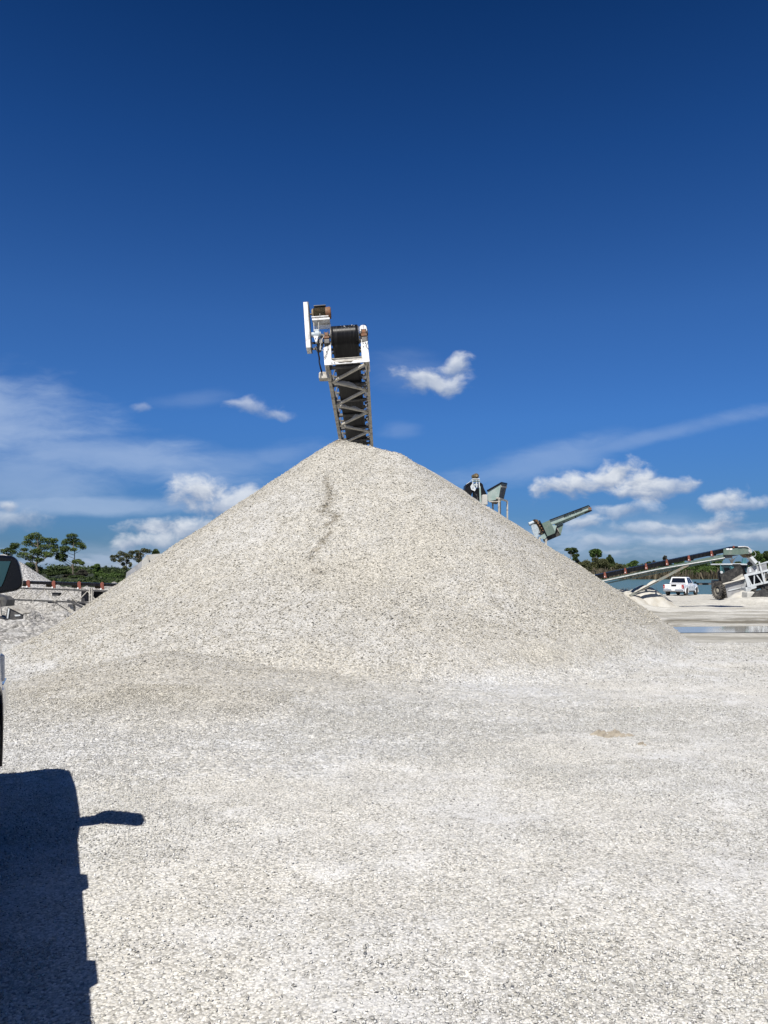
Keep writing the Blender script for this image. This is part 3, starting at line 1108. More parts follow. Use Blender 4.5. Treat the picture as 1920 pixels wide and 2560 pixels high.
# rear truss idlers, return rollers
mb = MB()
a = 0.75
k = 0
while a < LEN - 1:
    idl = MB()
    idl.beam(L(a, -0.49, 0.03), L(a, 0.49, 0.03), 0.06, 0.05, nv_)
    for sgn in (-1, 1):
        idl.beam(L(a, 0.47 * sgn, 0.03), L(a, 0.40 * sgn, 0.25), 0.05, 0.02, nv_)
        idl.tube([L(a, 0.15 * sgn, 0.16), L(a, 0.38 * sgn, 0.24)], 0.055, 10)
    idl.tube([L(a, -0.14, 0.16), L(a, 0.14, 0.16)], 0.055, 10)
    idl.build('troughing_idler', 'dark_steel', st)
    if k % 2 == 0:
        rr = MB()
        rr.tube([L(a + .3, -0.44, -0.34), L(a + .3, 0.44, -0.34)], 0.045, 10)
        for sgn in (-1, 1):
            rr.beam(L(a + .3, .46 * sgn, -0.02), L(a + .3, .46 * sgn, -0.40), 0.012, 0.07, wv_)
            rr.beam(L(a + .3, .49 * sgn, -0.30), L(a + .3, .40 * sgn, -0.36), 0.05, 0.03, nv_)
        rr.build('return_roller', 'dark_steel', st)
    MB().beam(L(a + .15, .36, -0.52), L(a + .15, .48, -0.50), 0.07, 0.035, nv_).build('roller_bracket', 'white_metal' if k % 2 else 'dark_steel', st)
    MB().beam(L(a + .45, .38, -0.42), L(a + .45, .47, -0.36), 0.05, 0.04, nv_).build('roller_bracket', 'white_metal' if k % 3 == 0 else 'dark_steel', st)
    a += 0.55
    k += 1

# motor with cooling fins, rusty fan cowl
mc = C(545, 300)
mt3 = Matrix((wv_, a0, nv_)).transposed()
r_m = 0.135
mo = MB()
mo.lathe([(-0.175, r_m * .9), (0.14, r_m * .9)], mc, wv_, 40)
for k in range(28):
    th = 2 * math.pi * k / 28
    d1 = a0 * math.cos(th) + nv_ * math.sin(th)
    mo.beam(mc + wv_ * -0.17 + d1 * r_m * .97, mc + wv_ * 0.135 + d1 * r_m * .97, 0.006, 0.035, d1)
motor = mo.build('motor', 'rust_dark', st)
MB().lathe([(-0.22, 0.07), (-0.215, r_m * .85), (-0.172, r_m * 1.06)], mc, wv_, 24).build('end_bell', 'tan_iron', motor)
MB().lathe([(0.135, r_m * 1.1), (0.24, r_m * 1.16), (0.268, r_m * 1.05), (0.272, r_m * .6)], mc, wv_, 28).build('fan_cowl', 'rust', motor, smooth=False)
MB().box(mc + nv_ * (r_m + .045) - a0 * 0.02 + wv_ * -0.0, (0.30, 0.16, 0.02), mt3).build('motor_top_plate', 'dark_steel', motor)
MB().tube([mc + nv_ * .17 + wv_ * -.04, mc + nv_ * .20 + wv_ * -.03, mc + nv_ * .20 + wv_ * -.01, mc + nv_ * .17], 0.007, 6).build('lifting_eye', 'dark_steel', motor)
MB().tube([mc + wv_ * -.31, mc + wv_ * -.2], 0.022, 10).build('motor_shaft', 'dark_steel', motor)
# motor mount plates
mm_ = MB()
mm_.box(C(545, 392), (0.43, 0.26, 0.018), mt3)
mm_.build('motor_slide_plate', 'white_metal', st)
mm_ = MB()
mm_.box(C(565, 445), (0.44, 0.30, 0.045), mt3)
mm_.box(C(590, 510, 0.08), (0.40, 0.02, 0.11), mt3)
mm_.build('motor_base', 'white_metal', st, bevel=0.003)
mm_ = MB()
for X in (435, 518, 672, 710):
    mm_.beam(C(X, 450, -0.10 if X < 600 else 0.1), C(X + 12, 660, -0.10 if X < 600 else 0.1), 0.014, 0.014, a0)
mm_.beam(C(425, 380, -.12), C(425, 440, -.12), 0.01, 0.01, a0)
mm_.beam(C(545, 350, -.14), C(545, 395, -.14), 0.01, 0.01, a0)
mm_.build('adjusting_rod', 'galv', st)
# belt guard
gu = MB()
t0, t1 = C(280, 128, -0.10), C(350, 932, -0.10)
gu.prism([t0 - wv_ * .055, t1 - wv_ * .055, t1 + wv_ * .055, t0 + wv_ * .055], a0 * 0.34)
go_ = gu.build('belt_guard', 'white_metal', st, bevel=0.008)
MB().beam(t0 + a0 * .0 - a0 * .006 + wv_ * .02, t1 - a0 * .006 + wv_ * .02, 0.006, 0.012, a0).build('guard_seam', 'grey_plate', go_)
MB().beam(t0 + wv_ * .067 + a0 * .17, t1 + wv_ * .067 + a0 * .17, 0.02, 0.34, a0).build('guard_back', 'dark_steel', go_)
# gear reducer
gr = MB()
gr.lathe([(-0.12, 0.05), (-0.115, 0.065), (-0.03, 0.07), (-0.025, 0.10), (0.085, 0.10), (0.09, 0.07), (0.12, 0.06)], C(480, 690, -0.05), wv_, 20)
gr.box(C(485, 640, -0.04), (0.13, 0.2, 0.05), mt3)
gro = gr.build('gear_reducer', 'gear_grey', st, bevel=0.005)
mb = MB()
mb.prism([C(440, 745, -.16), C(525, 745, -.16), C(505, 845, -.16), C(475, 850, -.16)][::-1], a0 * 0.1)
mb.build('torque_arm', 'white_metal', gro, bevel=0.004)
MB().lathe([(0, 0.012), (0.02, 0.012)], C(480, 798, -.18), a0, 10).build('torque_bolt', 'black', gro)
mb = MB()
mb.box(C(540, 800, .05), (0.16, 0.2, 0.13), mt3)
mb.prism([C(450, 880, .0), C(590, 860, .0), C(560, 950, .0), C(500, 960, .0)][::-1], a0 * 0.1)
mb.build('reducer_housing', 'dark_steel', gro, bevel=0.01)
MB().lathe([(-0.03, 0.055), (0.03, 0.055)], C(572, 700, -.02), wv_, 16).build('shaft_coupling', 'dark_steel', st)
mb = MB()
mb.beam(C(400, 790, .1), C(640, 780, .1), .03, .05, nv_)
mb.beam(C(390, 890, .1), C(470, 890, .1), .03, .05, nv_)
mb.build('guard_strut', 'dark_steel', st)
# work light box hanging at left
mb = MB()
mb.prism([C(X, Y, 0.15) for X, Y in ((525, 1285), (560, 1262), (690, 1270), (705, 1290), (712, 1375), (540, 1380), (525, 1375))], a0 * 0.2)
lb = mb.build('junction_box', 'galv', st, bevel=0.01)
MB().prism([C(X, Y, 0.13) for X, Y in ((545, 1395), (545, 1300), (570, 1300), (570, 1395))], a0 * 0.02).build('box_lid', 'dark_steel', lb)
MB().tube([C(520, 940), C(522, 1010), C(540, 1080), C(538, 1150), C(560, 1230), C(575, 1270, .15)], [0.03, .018, .022, .016, .02, .02], 8).build('hanging_hose', 'black', st)
MB().tube([C(640, 700, -.1), C(590, 790, -.12), C(560, 900, -.12), C(565, 970, -.12), (C(605, 990, -.12)), C(620, 940, -.12)], 0.006, 6).build('white_cable', 'white_metal', st)
MB().tube([C(690, 860, -.13), C(695, 960, -.13), C(670, 1060, -.13), C(635, 1120, -.13)], 0.006, 6).build('grease_line', 'black', st)
MB().tube([C(1320, 610, -.12), C(1310, 560, -.12), C(1322, 525, -.12), C(1350, 530, -.12), C(1385, 640, -.12), C(1395, 830, -.12), C(1352, 900, -.12), C(1400, 955, -.12)], 0.005, 6).build('grease_line', 'black', st)
MB().tube([C(1378, 1180, .1), C(1376, 1300, .1), C(1366, 1420, .1), C(1380, 1600, .2)], 0.008, 6).build('power_cable', 'black', st)
# undercarriage and tail stand, behind the pile
mb = MB()
for aa in (11.0, 19.5):
    for sx in (-1, 1):
        p = L(aa, 0.5 * sx, -0.74)
        q = Vector((p.x + 0.9 * sx * (1 if aa < 12 else 0.3), p.y + 0.1, gz(p.x, p.y)))
        mb.beam(p, q, 0.12, 0.12)
    pa, pb = L(aa, -.5, -.74), L(aa, .5, -.74)
    mb.beam(Vector((pa.x - .5, pa.y, pa.z * .5)), Vector((pb.x + .5, pb.y, pb.z * .5)), 0.1, 0.1)
mb.build('support_legs', 'galv', st)
for sx in (-1, 1):
    p = L(11.0, 0.5 * sx, -0.74)
    MB().lathe([(-0.12, .3), (-.1, .42), (.1, .42), (.12, .3)], (p.x + 1.1 * sx, p.y + .1, gz(p.x, p.y) + .42), (1, 0, 0), 24).build('wheel', 'tyre', st)

# ================================================================== machines behind the pile
def bar(pa, pb, Y, wpx, th=0.06, name=None):
    """flat bar between two sight points at distance Y"""
    A, B = W(*pa, Y), W(*pb, Y)
    wd = wpx / FPX * Y
    return A, B, wd


def barm(mb, pa, pb, Y, wpx, th=0.06):
    A, B, wd = bar(pa, pb, Y, wpx)
    mb.beam(A, B, th, wd, (0, 0, 1) if abs((B - A).normalized().z) < .9 else (1, 0, 0))
    return mb


YM = 45.0
# --- drive tower with round motor
p = W(1189, 1240, YM)
tw = thing('drive_tower', 'black hooded drive tower with round motor on top poking over the pile', 'machine tower', (p.x, YM + 1, gz(p.x, YM)))
c = W(1189, 1190, YM)
mo = MB().lathe([(-0.26, .06), (-0.25, .125), (-0.2, .15), (0.12, .15), (0.14, .165), (0.22, .16), (0.24, .10)], c + Vector((0, .2, 0)), (0.2, -1, 0), 24).build('motor', 'rust_dark', tw)
MB().lathe([(0, .07), (.03, .06)], c + Vector((.05, -.06, 0)), (0.2, -1, 0), 16).build('shaft_end', 'tan_iron', mo)
MB().box(c + Vector((-.17, .1, -.02)), (.1, .2, .14)).build('terminal_box', 'rust_dark', mo, bevel=.01)
mb = MB()
mb.box(W(1190, 1197.5, YM) + Vector((0, .2, 0)), (.43, .5, .05))
mb.build('motor_shelf', 'pale_steel', tw)
mb = MB()
mb.box(W(1191, 1202.5, YM) + Vector((0, .2, 0)), (.45, .5, .04))
mb.build('lower_shelf', 'green_light', tw)
for px in (1182, 1191, 1197.5):
    MB().beam(W(px, 1199, YM), W(px + (1 if px > 1190 else 0), 1219, YM), .06, .05, (0, 1, 0)).build('upright', 'pale_steel', tw)
mb = MB()
mb.lathe([(-.12, .1), (0, .14), (.12, .1)], W(1190, 1212, YM) + Vector((0, .15, 0)), (1, 0, 0), 14)
mb.build('gearbox', 'gear_grey', tw)
MB().ppx([(1164, 1211.5), (1176, 1205), (1183, 1206), (1184, 1222), (1178, 1240), (1162, 1225)], YM + .1, 1.1).build('side_hood', 'black', tw)
MB().ppx([(1197, 1205), (1203, 1207), (1207, 1211), (1209, 1219), (1217, 1236), (1217, 1260), (1196, 1260)], YM + .1, 1.1).build('side_hood', 'black', tw)
MB().ppx([(1184, 1221), (1197, 1221), (1197, 1260), (1184, 1260)], YM + .35, .6).build('inner_casing', 'dark_steel', tw)
MB().ppx([(1198, 1216), (1201.5, 1216), (1204, 1260), (1199.5, 1260)], YM - .02, .1).build('corner_post', 'green_light', tw)
MB().ppx([(1176, 1216), (1181, 1208), (1190, 1222), (1187, 1228), (1178, 1224)], YM + .02, .06).build('chain_cover', 'pale_steel', tw)
MB().tube([W(1165, 1211, YM), W(1174, 1205, YM), W(1183, 1196, YM)], .012, 6).build('stay_rod', 'pale_steel', tw)
for px, yy_ in ((1168, YM + .2), (1212, YM + .2), (1168, YM + 1.1), (1212, YM + 1.1)):
    q = W(px, 1245, yy_)
    MB().beam(q, (q.x, q.y, gz(q.x, q.y)), .14, .14).build('leg', 'galv', tw)
# --- block and hopper
q = W(1212, 1247, YM)
sb = thing('concrete_block', 'small white block perched between the drive tower and the green hopper', 'white block', (q.x, YM, q.z - 2))
MB().ppx([(1206, 1236.5), (1219, 1236), (1219.5, 1262), (1205, 1262)], YM - .3, .5).build('block_body', 'concrete', sb, bevel=.04)
MB().box((q.x, YM - .05, (q.z - .5 + gz(q.x, YM)) / 2), (.5, .5, q.z - .5 - gz(q.x, YM))).build('pedestal', 'concrete', sb)

p = W(1243, 1250, YM)
hp = thing('steel_hopper', 'pale green steel hopper with black rim on spindly legs over the pile shoulder', 'hopper', (p.x, YM, gz(p.x, YM)))
A, B, Cc, D = W(1219, 1228, YM), W(1253.4, 1208.5, YM), W(1246, 1248, YM), W(1219, 1253, YM)
A2, B2, C2, D2 = W(1233, 1224, YM + 1.1), W(1267, 1211, YM + 1.1), W(1258, 1251, YM + 1.1), W(1236, 1254, YM + 1.1)
MB().hexa([D, Cc, C2, D2, A, B, B2, A2]).build('hopper_body', 'green_light', hp)
mb = MB()
up = Vector((0, 0, .0))
for a_, b_ in ((A, B), (B, B2), (B2, A2), (A2, A)):
    mb.beam(a_ + Vector((0, -.01, .03)), b_ + Vector((0, .01, .03)), .07, .10)
mb.build('rim', 'black', hp)
MB().quad(B.lerp(Cc, .05) + Vector((.012, -.0, 0)), Cc + Vector((.012, 0, 0)), C2 + Vector((.012, 0, 0)), B2.lerp(C2, .05) + Vector((.012, 0, 0)), .008).build('side_sheet', 'dark_steel', hp)
MB().quad(B.lerp(Cc, .14) + Vector((.03, -.0, 0)), B.lerp(Cc, .24) + Vector((.03, 0, 0)), B2.lerp(C2, .24) + Vector((.03, 0, 0)), B2.lerp(C2, .14) + Vector((.03, 0, 0)), .02).build('side_stiffener', 'galv', hp)
mb = MB()
mb.beam(W(1240, 1245, YM - .06), W(1250, 1246, YM - .06), .06, .09)
mb.beam(W(1248, 1246, YM - .06), W(1268, 1253, YM + 1.15), .08, .09)
mb.beam(W(1222, 1254, YM), W(1250, 1254, YM), .2, .06)
mb.build('support_frame', 'galv', hp)
for pa, yb in (((1247, 1247), YM - .06), ((1250, 1252), YM + .5), ((1268, 1253), YM + 1.15), ((1232, 1256), YM + 1.1)):
    q = W(*pa, yb)
    MB().beam(q, (q.x - .03, q.y, gz(q.x, q.y)), .09, .09).build('leg', 'galv', hp)
MB().ppx([(1229, 1252), (1246, 1251), (1244, 1259), (1233, 1256)], YM + .2, .6).build('discharge_gate', 'rust_dark', hp)

# --- green boom conveyor with the stencilled number
p = W(1385, 1340, YM)
gc = thing('boom_conveyor', 'grey green boom conveyor with stencilled phone number jutting out right of the pile', 'conveyor', (p.x, YM, gz(p.x, YM)))
MB().ppx([(1374, 1301.5), (1471, 1265), (1475.5, 1272.5), (1379.5, 1312)], YM, .05).build('side_board', 'green_light', gc)
MB().ppx([(1386, 1310), (1461, 1279.5), (1462.5, 1284.5), (1408, 1309), (1392, 1316)], YM + .06, .05).build('lower_board', 'green', gc)
MB().ppx([(1374, 1301.5), (1471, 1265), (1475.5, 1272.5), (1379.5, 1312)], YM + .95, .05).build('far_side_board', 'green', gc)
mb = MB()
mb.beam(W(1374, 1300.2, YM - .03), W(1471, 1263.8, YM - .03), .10, .05)
mb.build('top_rail', 'black', gc)
mb = MB()
mb.beam(W(1379.5, 1311.8, YM - .03), W(1393, 1306.8, YM - .03), .08, .035)
mb.beam(W(1393, 1306.8, YM - .03), W(1475.5, 1273.6, YM - .03), .04, .03)
mb.build('seam_rail', 'green', gc)
MB().ppx([(1372, 1304), (1470, 1268), (1476, 1274), (1382, 1311)], YM + .12, .78).build('belt', 'belt', gc)
MB().ppx([(1461, 1281.3), (1476, 1273.8), (1481, 1275.5), (1479, 1278), (1462.5, 1285)], YM + .08, .85).build('return_belt', 'rubber', gc)
MB().ppx([(1471, 1264), (1473, 1263.5), (1476, 1267.5), (1473.5, 1267)], YM - .02, .1).build('end_flap', 'black', gc)
MB().lathe([(-.02, .1), (.9, .1)], W(1474.5, 1272, YM), (0, 1, 0), 14).build('head_roller', 'rust', gc)
for x_, y_p in ((1439.5, 1292.5), (1410.5, 1305.5)):
    MB().ppx([(x_ - 1.2, y_p - 1.5), (x_ + .8, y_p - 2.2), (x_ + .6, y_p + 2.5), (x_ - .8, y_p + 2)], YM + .02, .05).build('bolt_lug', 'black', gc)
MB().ppx([(1354.5, 1308.5), (1374, 1300.5), (1379.5, 1312.5), (1388, 1332.5), (1368.6, 1340.6)], YM - .12, .1).build('chute_front', 'green', gc)
MB().ppx([(1379.7, 1312.6), (1392, 1314), (1392, 1316), (1387, 1330), (1388.5, 1332.3)], YM - .10, .08).build('chute_side', 'green_light', gc)
MB().ppx([(1394, 1317.5), (1406.6, 1311), (1408.7, 1310), (1402, 1337), (1399.8, 1336)], YM + .02, .06).build('tail_plate', 'green', gc)
MB().ppx([(1393, 1316.5), (1408, 1309.6), (1406, 1312.5), (1395, 1318)], YM - .02, .5).build('tail_lip', 'black', gc)
MB().ppx([(1364, 1343), (1368.6, 1341), (1387, 1333), (1391, 1318), (1394, 1318), (1401, 1335), (1403, 1337.5), (1376, 1349), (1366, 1353)], YM + .1, .8).build('lower_belt', 'rubber', gc)
MB().beam(W(1393, 1320, YM + .07), W(1401, 1336, YM + .07), .05, .05).build('tail_strut', 'galv', gc)
MB().ppx([(1337, 1298), (1344, 1299), (1361, 1326), (1368, 1340), (1364, 1343), (1351, 1332)], YM + .1, .7).build('roller_bed', 'rust_dark', gc)
mb = MB()
mb.beam(W(1348, 1301, YM - .03), W(1368.5, 1342, YM - .03), .12, .05)
mb.beam(W(1346, 1335, YM - .03), W(1361, 1328, YM - .03), .1, .05)
mb.build('edge_angle', 'black', gc)
for k in range(5):
    f = k / 4
    a_ = W(1341 + 17 * f, 1302 + 24 * f, YM)
    MB().lathe([(-.03, .045), (.7, .045)], a_, (0, 1, 0), 8).build('roller', 'rust', gc)
MB().ppx([(1328, 1316), (1330, 1312), (1335, 1310.5), (1341, 1311), (1346, 1320), (1350, 1332), (1343, 1345), (1338, 1345), (1331, 1328)], YM - .05, .06).build('drive_guard', 'gear_grey', gc)
MB().lathe([(-.17, .09), (-.15, .11), (.12, .11), (.15, .09)], W(1330.5, 1307.5, YM) + Vector((0, .2, 0)), (1, 0, .4), 16).build('drive_motor', 'gear_grey', gc)
MB().ppx([(1353, 1337), (1364, 1331), (1368, 1341), (1362, 1348), (1350, 1346)], YM, .05).build('lower_guard', 'green_light', gc)
for pa, yb in (((1365, 1346), YM + .1), ((1365, 1346), YM + .9), ((1349, 1342), YM + .1), ((1349, 1342), YM + .9)):
    q = W(*pa, yb)
    MB().beam(q, (q.x - .25, q.y, gz(q.x, q.y)), .12, .12).build('leg', 'galv', gc)
# number, as flat cut lettering lying on the side board
cu = bpy.data.curves.new('number', 'FONT')
cu.body = '863-946-0420'
cu.size = 0.21
cu.extrude = 0.002
cu.space_character = 1.06
cu.offset = 0.0035
to = bpy.data.objects.new('tmp_text', cu)
COL.objects.link(to)
dg = bpy.context.evaluated_depsgraph_get()
me = bpy.data.meshes.new_from_object(to.evaluated_get(dg))
bpy.data.objects.remove(to)
wmax = max(v.co.x for v in me.vertices)
ta, tb = W(1410.5, 1294.5, YM - .008), W(1456.5, 1276.8, YM - .008)
ex = (tb - ta).normalized()
ez = Vector((-ex.z, 0, ex.x))
ey = Vector((0, -1, 0))
sc_ = (tb - ta).length / wmax
Bv = Vector(gc['_b'])
for v in me.vertices:
    v.co = ta + ex * v.co.x * sc_ + ez * v.co.y * sc_ * 1.0 + ey * v.co.z - Bv
me.materials.clear()
me.materials.append(M['ink'])
to = bpy.data.objects.new('stencilled_number', me)
COL.objects.link(to)
to.parent = gc

# ================================================================== right belt conveyor
YR = 45.0
p = W(1700, 1480, YR)
rc = thing('belt_conveyor', 'long low belt conveyor with orange red idler brackets above the white pickup', 'conveyor', (p.x, YR, gz(p.x, YR)))
tl = (1330, 1474)


def along(x, pts):
    for (x0, y0), (x1, y1) in zip(pts[:-1], pts[1:]):
        if x0 <= x <= x1:
            return y0 + (y1 - y0) * (x - x0) / (x1 - x0)


bt = [(1330, 1472), (1490, 1437.5), (1815, 1371), (1838, 1365.5), (1862, 1366.5), (1876, 1371)]
bb = [(1876, 1374), (1862, 1370), (1838, 1370), (1815, 1381), (1490, 1448), (1330, 1482)]
MB().ppx(bt + bb, YR, .75).build('belt', 'belt', rc)
for dy in (-.12, .78):
    MB().ppx([(1330, 1492), (1330, 1486.5), (1500, 1450.5), (1808, 1386), (1812, 1395), (1500, 1456.5)], YR + dy, .07).build('frame_rail', 'green', rc)
for dy in (-.17,):
    mb = MB()
    mb.tube([W(1330, 1492, YR + dy), W(1508, 1452.5, YR + dy), W(1640, 1424, YR + dy), W(1812, 1394.5, YR + dy)], .024, 8)  # white tube paints the highlight along the frame rail
    mb.build('rail_highlight', 'white_metal', rc)
MB().beam(W(1330, 1497, YR), W(1812, 1397, YR), .06, .07).build('lower_chord', 'green', rc)
for ix, iy in ((1360, 1472), (1410, 1461), (1461, 1451), (1512, 1440), (1563, 1429.5), (1615, 1418.5), (1667, 1408.5), (1722, 1398), (1779, 1386)):
    it = MB()
    it.ppx([(ix - 2.2, iy - 9), (ix + 1.5, iy - 10), (ix + 3.2, iy - 3), (ix + 5, iy + 4.5), (ix - 2.0, iy + 5)], YR - .16, .06)
    io = it.build('idler_bracket', 'orange', rc)
    MB().ppx([(ix - .8, iy + 0.2), (ix + .6, iy), (ix + 1, iy + 3), (ix - .8, iy + 2.5)], YR - .18, .02).build('idler_tag', 'paper_white', io)
    MB().ppx([(ix + 3, iy - 3), (ix + 10, iy - 5), (ix + 12, iy - 1), (ix + 12, iy + 3), (ix + 3, iy + 4)], YR + .05, .6).build('idler_rolls', 'black', io)
MB().ppx([(1832.5, 1364.5), (1836, 1364.5), (1836, 1370), (1832.5, 1370)], YR - .25, .05).build('idler_bracket', 'orange', rc)
hb = MB()
hb.ppx([(1809, 1371.5), (1845, 1370.5), (1858, 1368.5), (1868, 1367.8), (1871.5, 1371), (1871.5, 1384), (1850, 1386.5), (1809, 1387)], YR - .22, .06)
ho = hb.build('head_side_plate', 'green', rc)
for x0 in (1816, 1824):
    MB().ppx([(x0, 1371), (x0 + 6.6, 1370.8), (x0 + 6.6, 1374.6), (x0, 1374.8)], YR - .232, .008).build('placard', 'paper_white', ho)
MB().ppx([(1809, 1371.5), (1845, 1370.5), (1871.5, 1371), (1871.5, 1384), (1850, 1386.5), (1809, 1387)], YR + .85, .06).build('far_side_plate', 'green', rc)
MB().ppx([(1808, 1386.5), (1850, 1387.5), (1830, 1391), (1829, 1395), (1808, 1395)], YR - .1, .8).build('head_underside_shade', 'dark_steel', rc)  # dark block stands in for the shade under the head plate
MB().lathe([(-.05, .2), (.8, .2)], W(1869, 1377, YR), (0, 1, 0), 20).build('head_pulley', 'galv', rc)
mb = MB()
mb.tube([W(x, y, YR - .26) for x, y in ((1845, 1367), (1862, 1366.3), (1870, 1368), (1876, 1374), (1878, 1382))], .03, 8)
mb.build('pale_hood_edge', 'white_metal', rc)
MB().tube([W(x, y, YR - .2) for x, y in ((1879, 1374), (1886, 1378), (1890, 1385), (1888, 1390), (1883, 1391.5), (1879, 1391))], .012, 6).build('hanging_cable', 'pale_steel', rc)
MB().ppx([(1870, 1372), (1877, 1372), (1880, 1378), (1878, 1382), (1871, 1384)], YR - .1, .5).build('head_bearing', 'pale_steel', rc)
MB().ppx([(1862, 1386), (1872, 1384), (1880, 1385), (1879, 1392), (1872, 1394)], YR, .7).build('discharge_lip', 'rust_dark', rc)
for dy in (-.1, .85):
    MB().beam(W(1720, 1412, YR + dy), W(1575, 1489, YR + dy), .10, .13).build('support_leg', 'leg_paint', rc)
MB().beam(W(1640, 1454, YR - .1), W(1640, 1454, YR + .85), .08, .08).build('leg_tie', 'galv', rc)
mb = MB()
A, B = W(1580, 1482, YR + .3), W(1640, 1451, YR + .3)
for k in range(13):
    f = k / 12
    q = A.lerp(B, f)
    h_ = .02 + .07 * abs(fbm(f * 4, 2.2, 1, 3)) + (0.06 if .55 < f < .9 else 0)
    mb.v += [q + Vector((0, -.5, .03)), q + Vector((0, -.38, .05 + h_)), q + Vector((0, -.2, .03))]
for k in range(12):
    for r_ in (0, 1):
        mb.f.append((k * 3 + r_, k * 3 + r_ + 1, k * 3 + r_ + 4, k * 3 + r_ + 3))
mb.build('sand_on_leg', 'sand', rc)
q = W(1860, 1395, YR + .4)
for sx in (-.5, .5):
    MB().beam(W(1345, 1490, YR + .4 + sx), (W(1345, 1490, YR).x, YR + .4 + sx, -.7), .1, .1).build('tail_leg', 'galv', rc)

# sand mound under the leg, boulders
def mound_fn(cx, cy, h, sl, sc, seed, amp=.12):
    def f(x, y):
        r_ = math.hypot(x - cx, y - cy)
        z = h - sl * (math.sqrt(r_ * r_ + .02) - .14) * (1 + .25 * fbm(math.atan2(y - cy, x - cx) * .8, seed, 0, 2))
        z += amp * fbm(x * sc, y * sc, seed, 5) * min(1, max(0, z + .3))
        return z
    return f


p = W(1611, 1500, 46.4)
heap('sand_mound', (p.x - 2.4, p.x + 2.6), (44.2, 48.8), .08, mound_fn(p.x, 46.4, 1.12, .62, 1.2, 3.3), 'sand',
     'peaked pale sand mound under the foot of the conveyor leg', 'sand mound', 'mounds of spilled sand', cut=-.05, base=(p.x, 46.4, -.7))
p = W(1856, 1500, 53.2)
heap('sand_mound', (p.x - 2.6, p.x + 2.4), (51.5, 55.2), .08, mound_fn(p.x, 53.2, .72, .5, 1.4, 5.1), 'sand',
     'low sand mound spilled against the grey steel bin', 'sand mound', 'mounds of spilled sand', cut=-.05, base=(p.x, 53.2, -.7))
for bx_, by_, Yb, r_, lab in ((1547, 1484, 45.6, .24, 'tan boulder resting on the right flank skyline of the pile, next to the white one'), (1566, 1483, 45.6, .22, 'whitish boulder at the foot of the conveyor leg'),
                              (1540, 1490, 45.0, .18, 'low pale boulder nearest the pile edge beside the tan one')):
    p = W(bx_, by_, Yb)
    mb = MB()
    n_ = 12
    for j in range(n_ + 1):
        for i in range(16):
            ph = math.pi * j / n_
            th = 2 * math.pi * i / 16
            d = Vector((math.sin(ph) * math.cos(th), math.sin(ph) * math.sin(th), math.cos(ph)))
            rr = r_ * (1 + .35 * fbm(d.x * 1.3 + bx_, d.y * 1.3, d.z * 1.3, 3))
            mb.v.append(p + Vector((d.x * rr * 1.2, d.y * rr, d.z * rr * .9)))
    mb.f = [(j * 16 + i, j * 16 + (i + 1) % 16, (j + 1) * 16 + (i + 1) % 16, (j + 1) * 16 + i) for j in range(n_) for i in range(16)]
    tag(rebase(mb.build('boulder', 'sand', smooth=True), (p.x, p.y, p.z - r_)), lab, 'boulder', 'boulders by the conveyor leg')
p = W(1556, 1500, 45.8)
heap('sand_bank', (p.x - 3, p.x + 1.6), (44.2, 47.6), .1, mound_fn(p.x, 45.9, .78, .5, 1.6, 9.1), 'sand',
     'pale sand bank carrying the boulders beside the pile', 'sand bank', cut=-.05, base=(p.x, 45.9, -.7))

# ================================================================== pickups
def wheel(root, x, y, r, wd, side, rim='wheel', spokes=6, tyre='tyre'):
    c_ = Vector((x - side * wd / 2, y, r))
    ax = Vector((side, 0, 0))
    t_ = MB().lathe([(-wd / 2, r * .62), (-wd / 2, r * .86), (-wd * .42, r * .965), (-wd * .3, r), (wd * .3, r), (wd * .42, r * .965), (wd / 2, r * .86), (wd * .47, r * .62)], c_, ax, 40)
    wo = t_.build('wheel', tyre, root, smooth=False)
    rm = MB().lathe([(-wd * .4, r * .63), (wd * .44, r * .63), (wd * .42, r * .57), (wd * .2, r * .55), (wd * .22, r * .2), (wd * .36, r * .16), (wd * .38, .02)], c_, ax, 32)
    for k in range(spokes):
        th = 2 * math.pi * k / spokes
        d = Vector((0, math.cos(th), math.sin(th)))
        rm.beam(c_ + ax * wd * .34 + d * r * .12, c_ + ax * wd * .38 + d * r * .58, r * .17, .03, ax)
    rm.build('rim', rim, wo)
    return wo


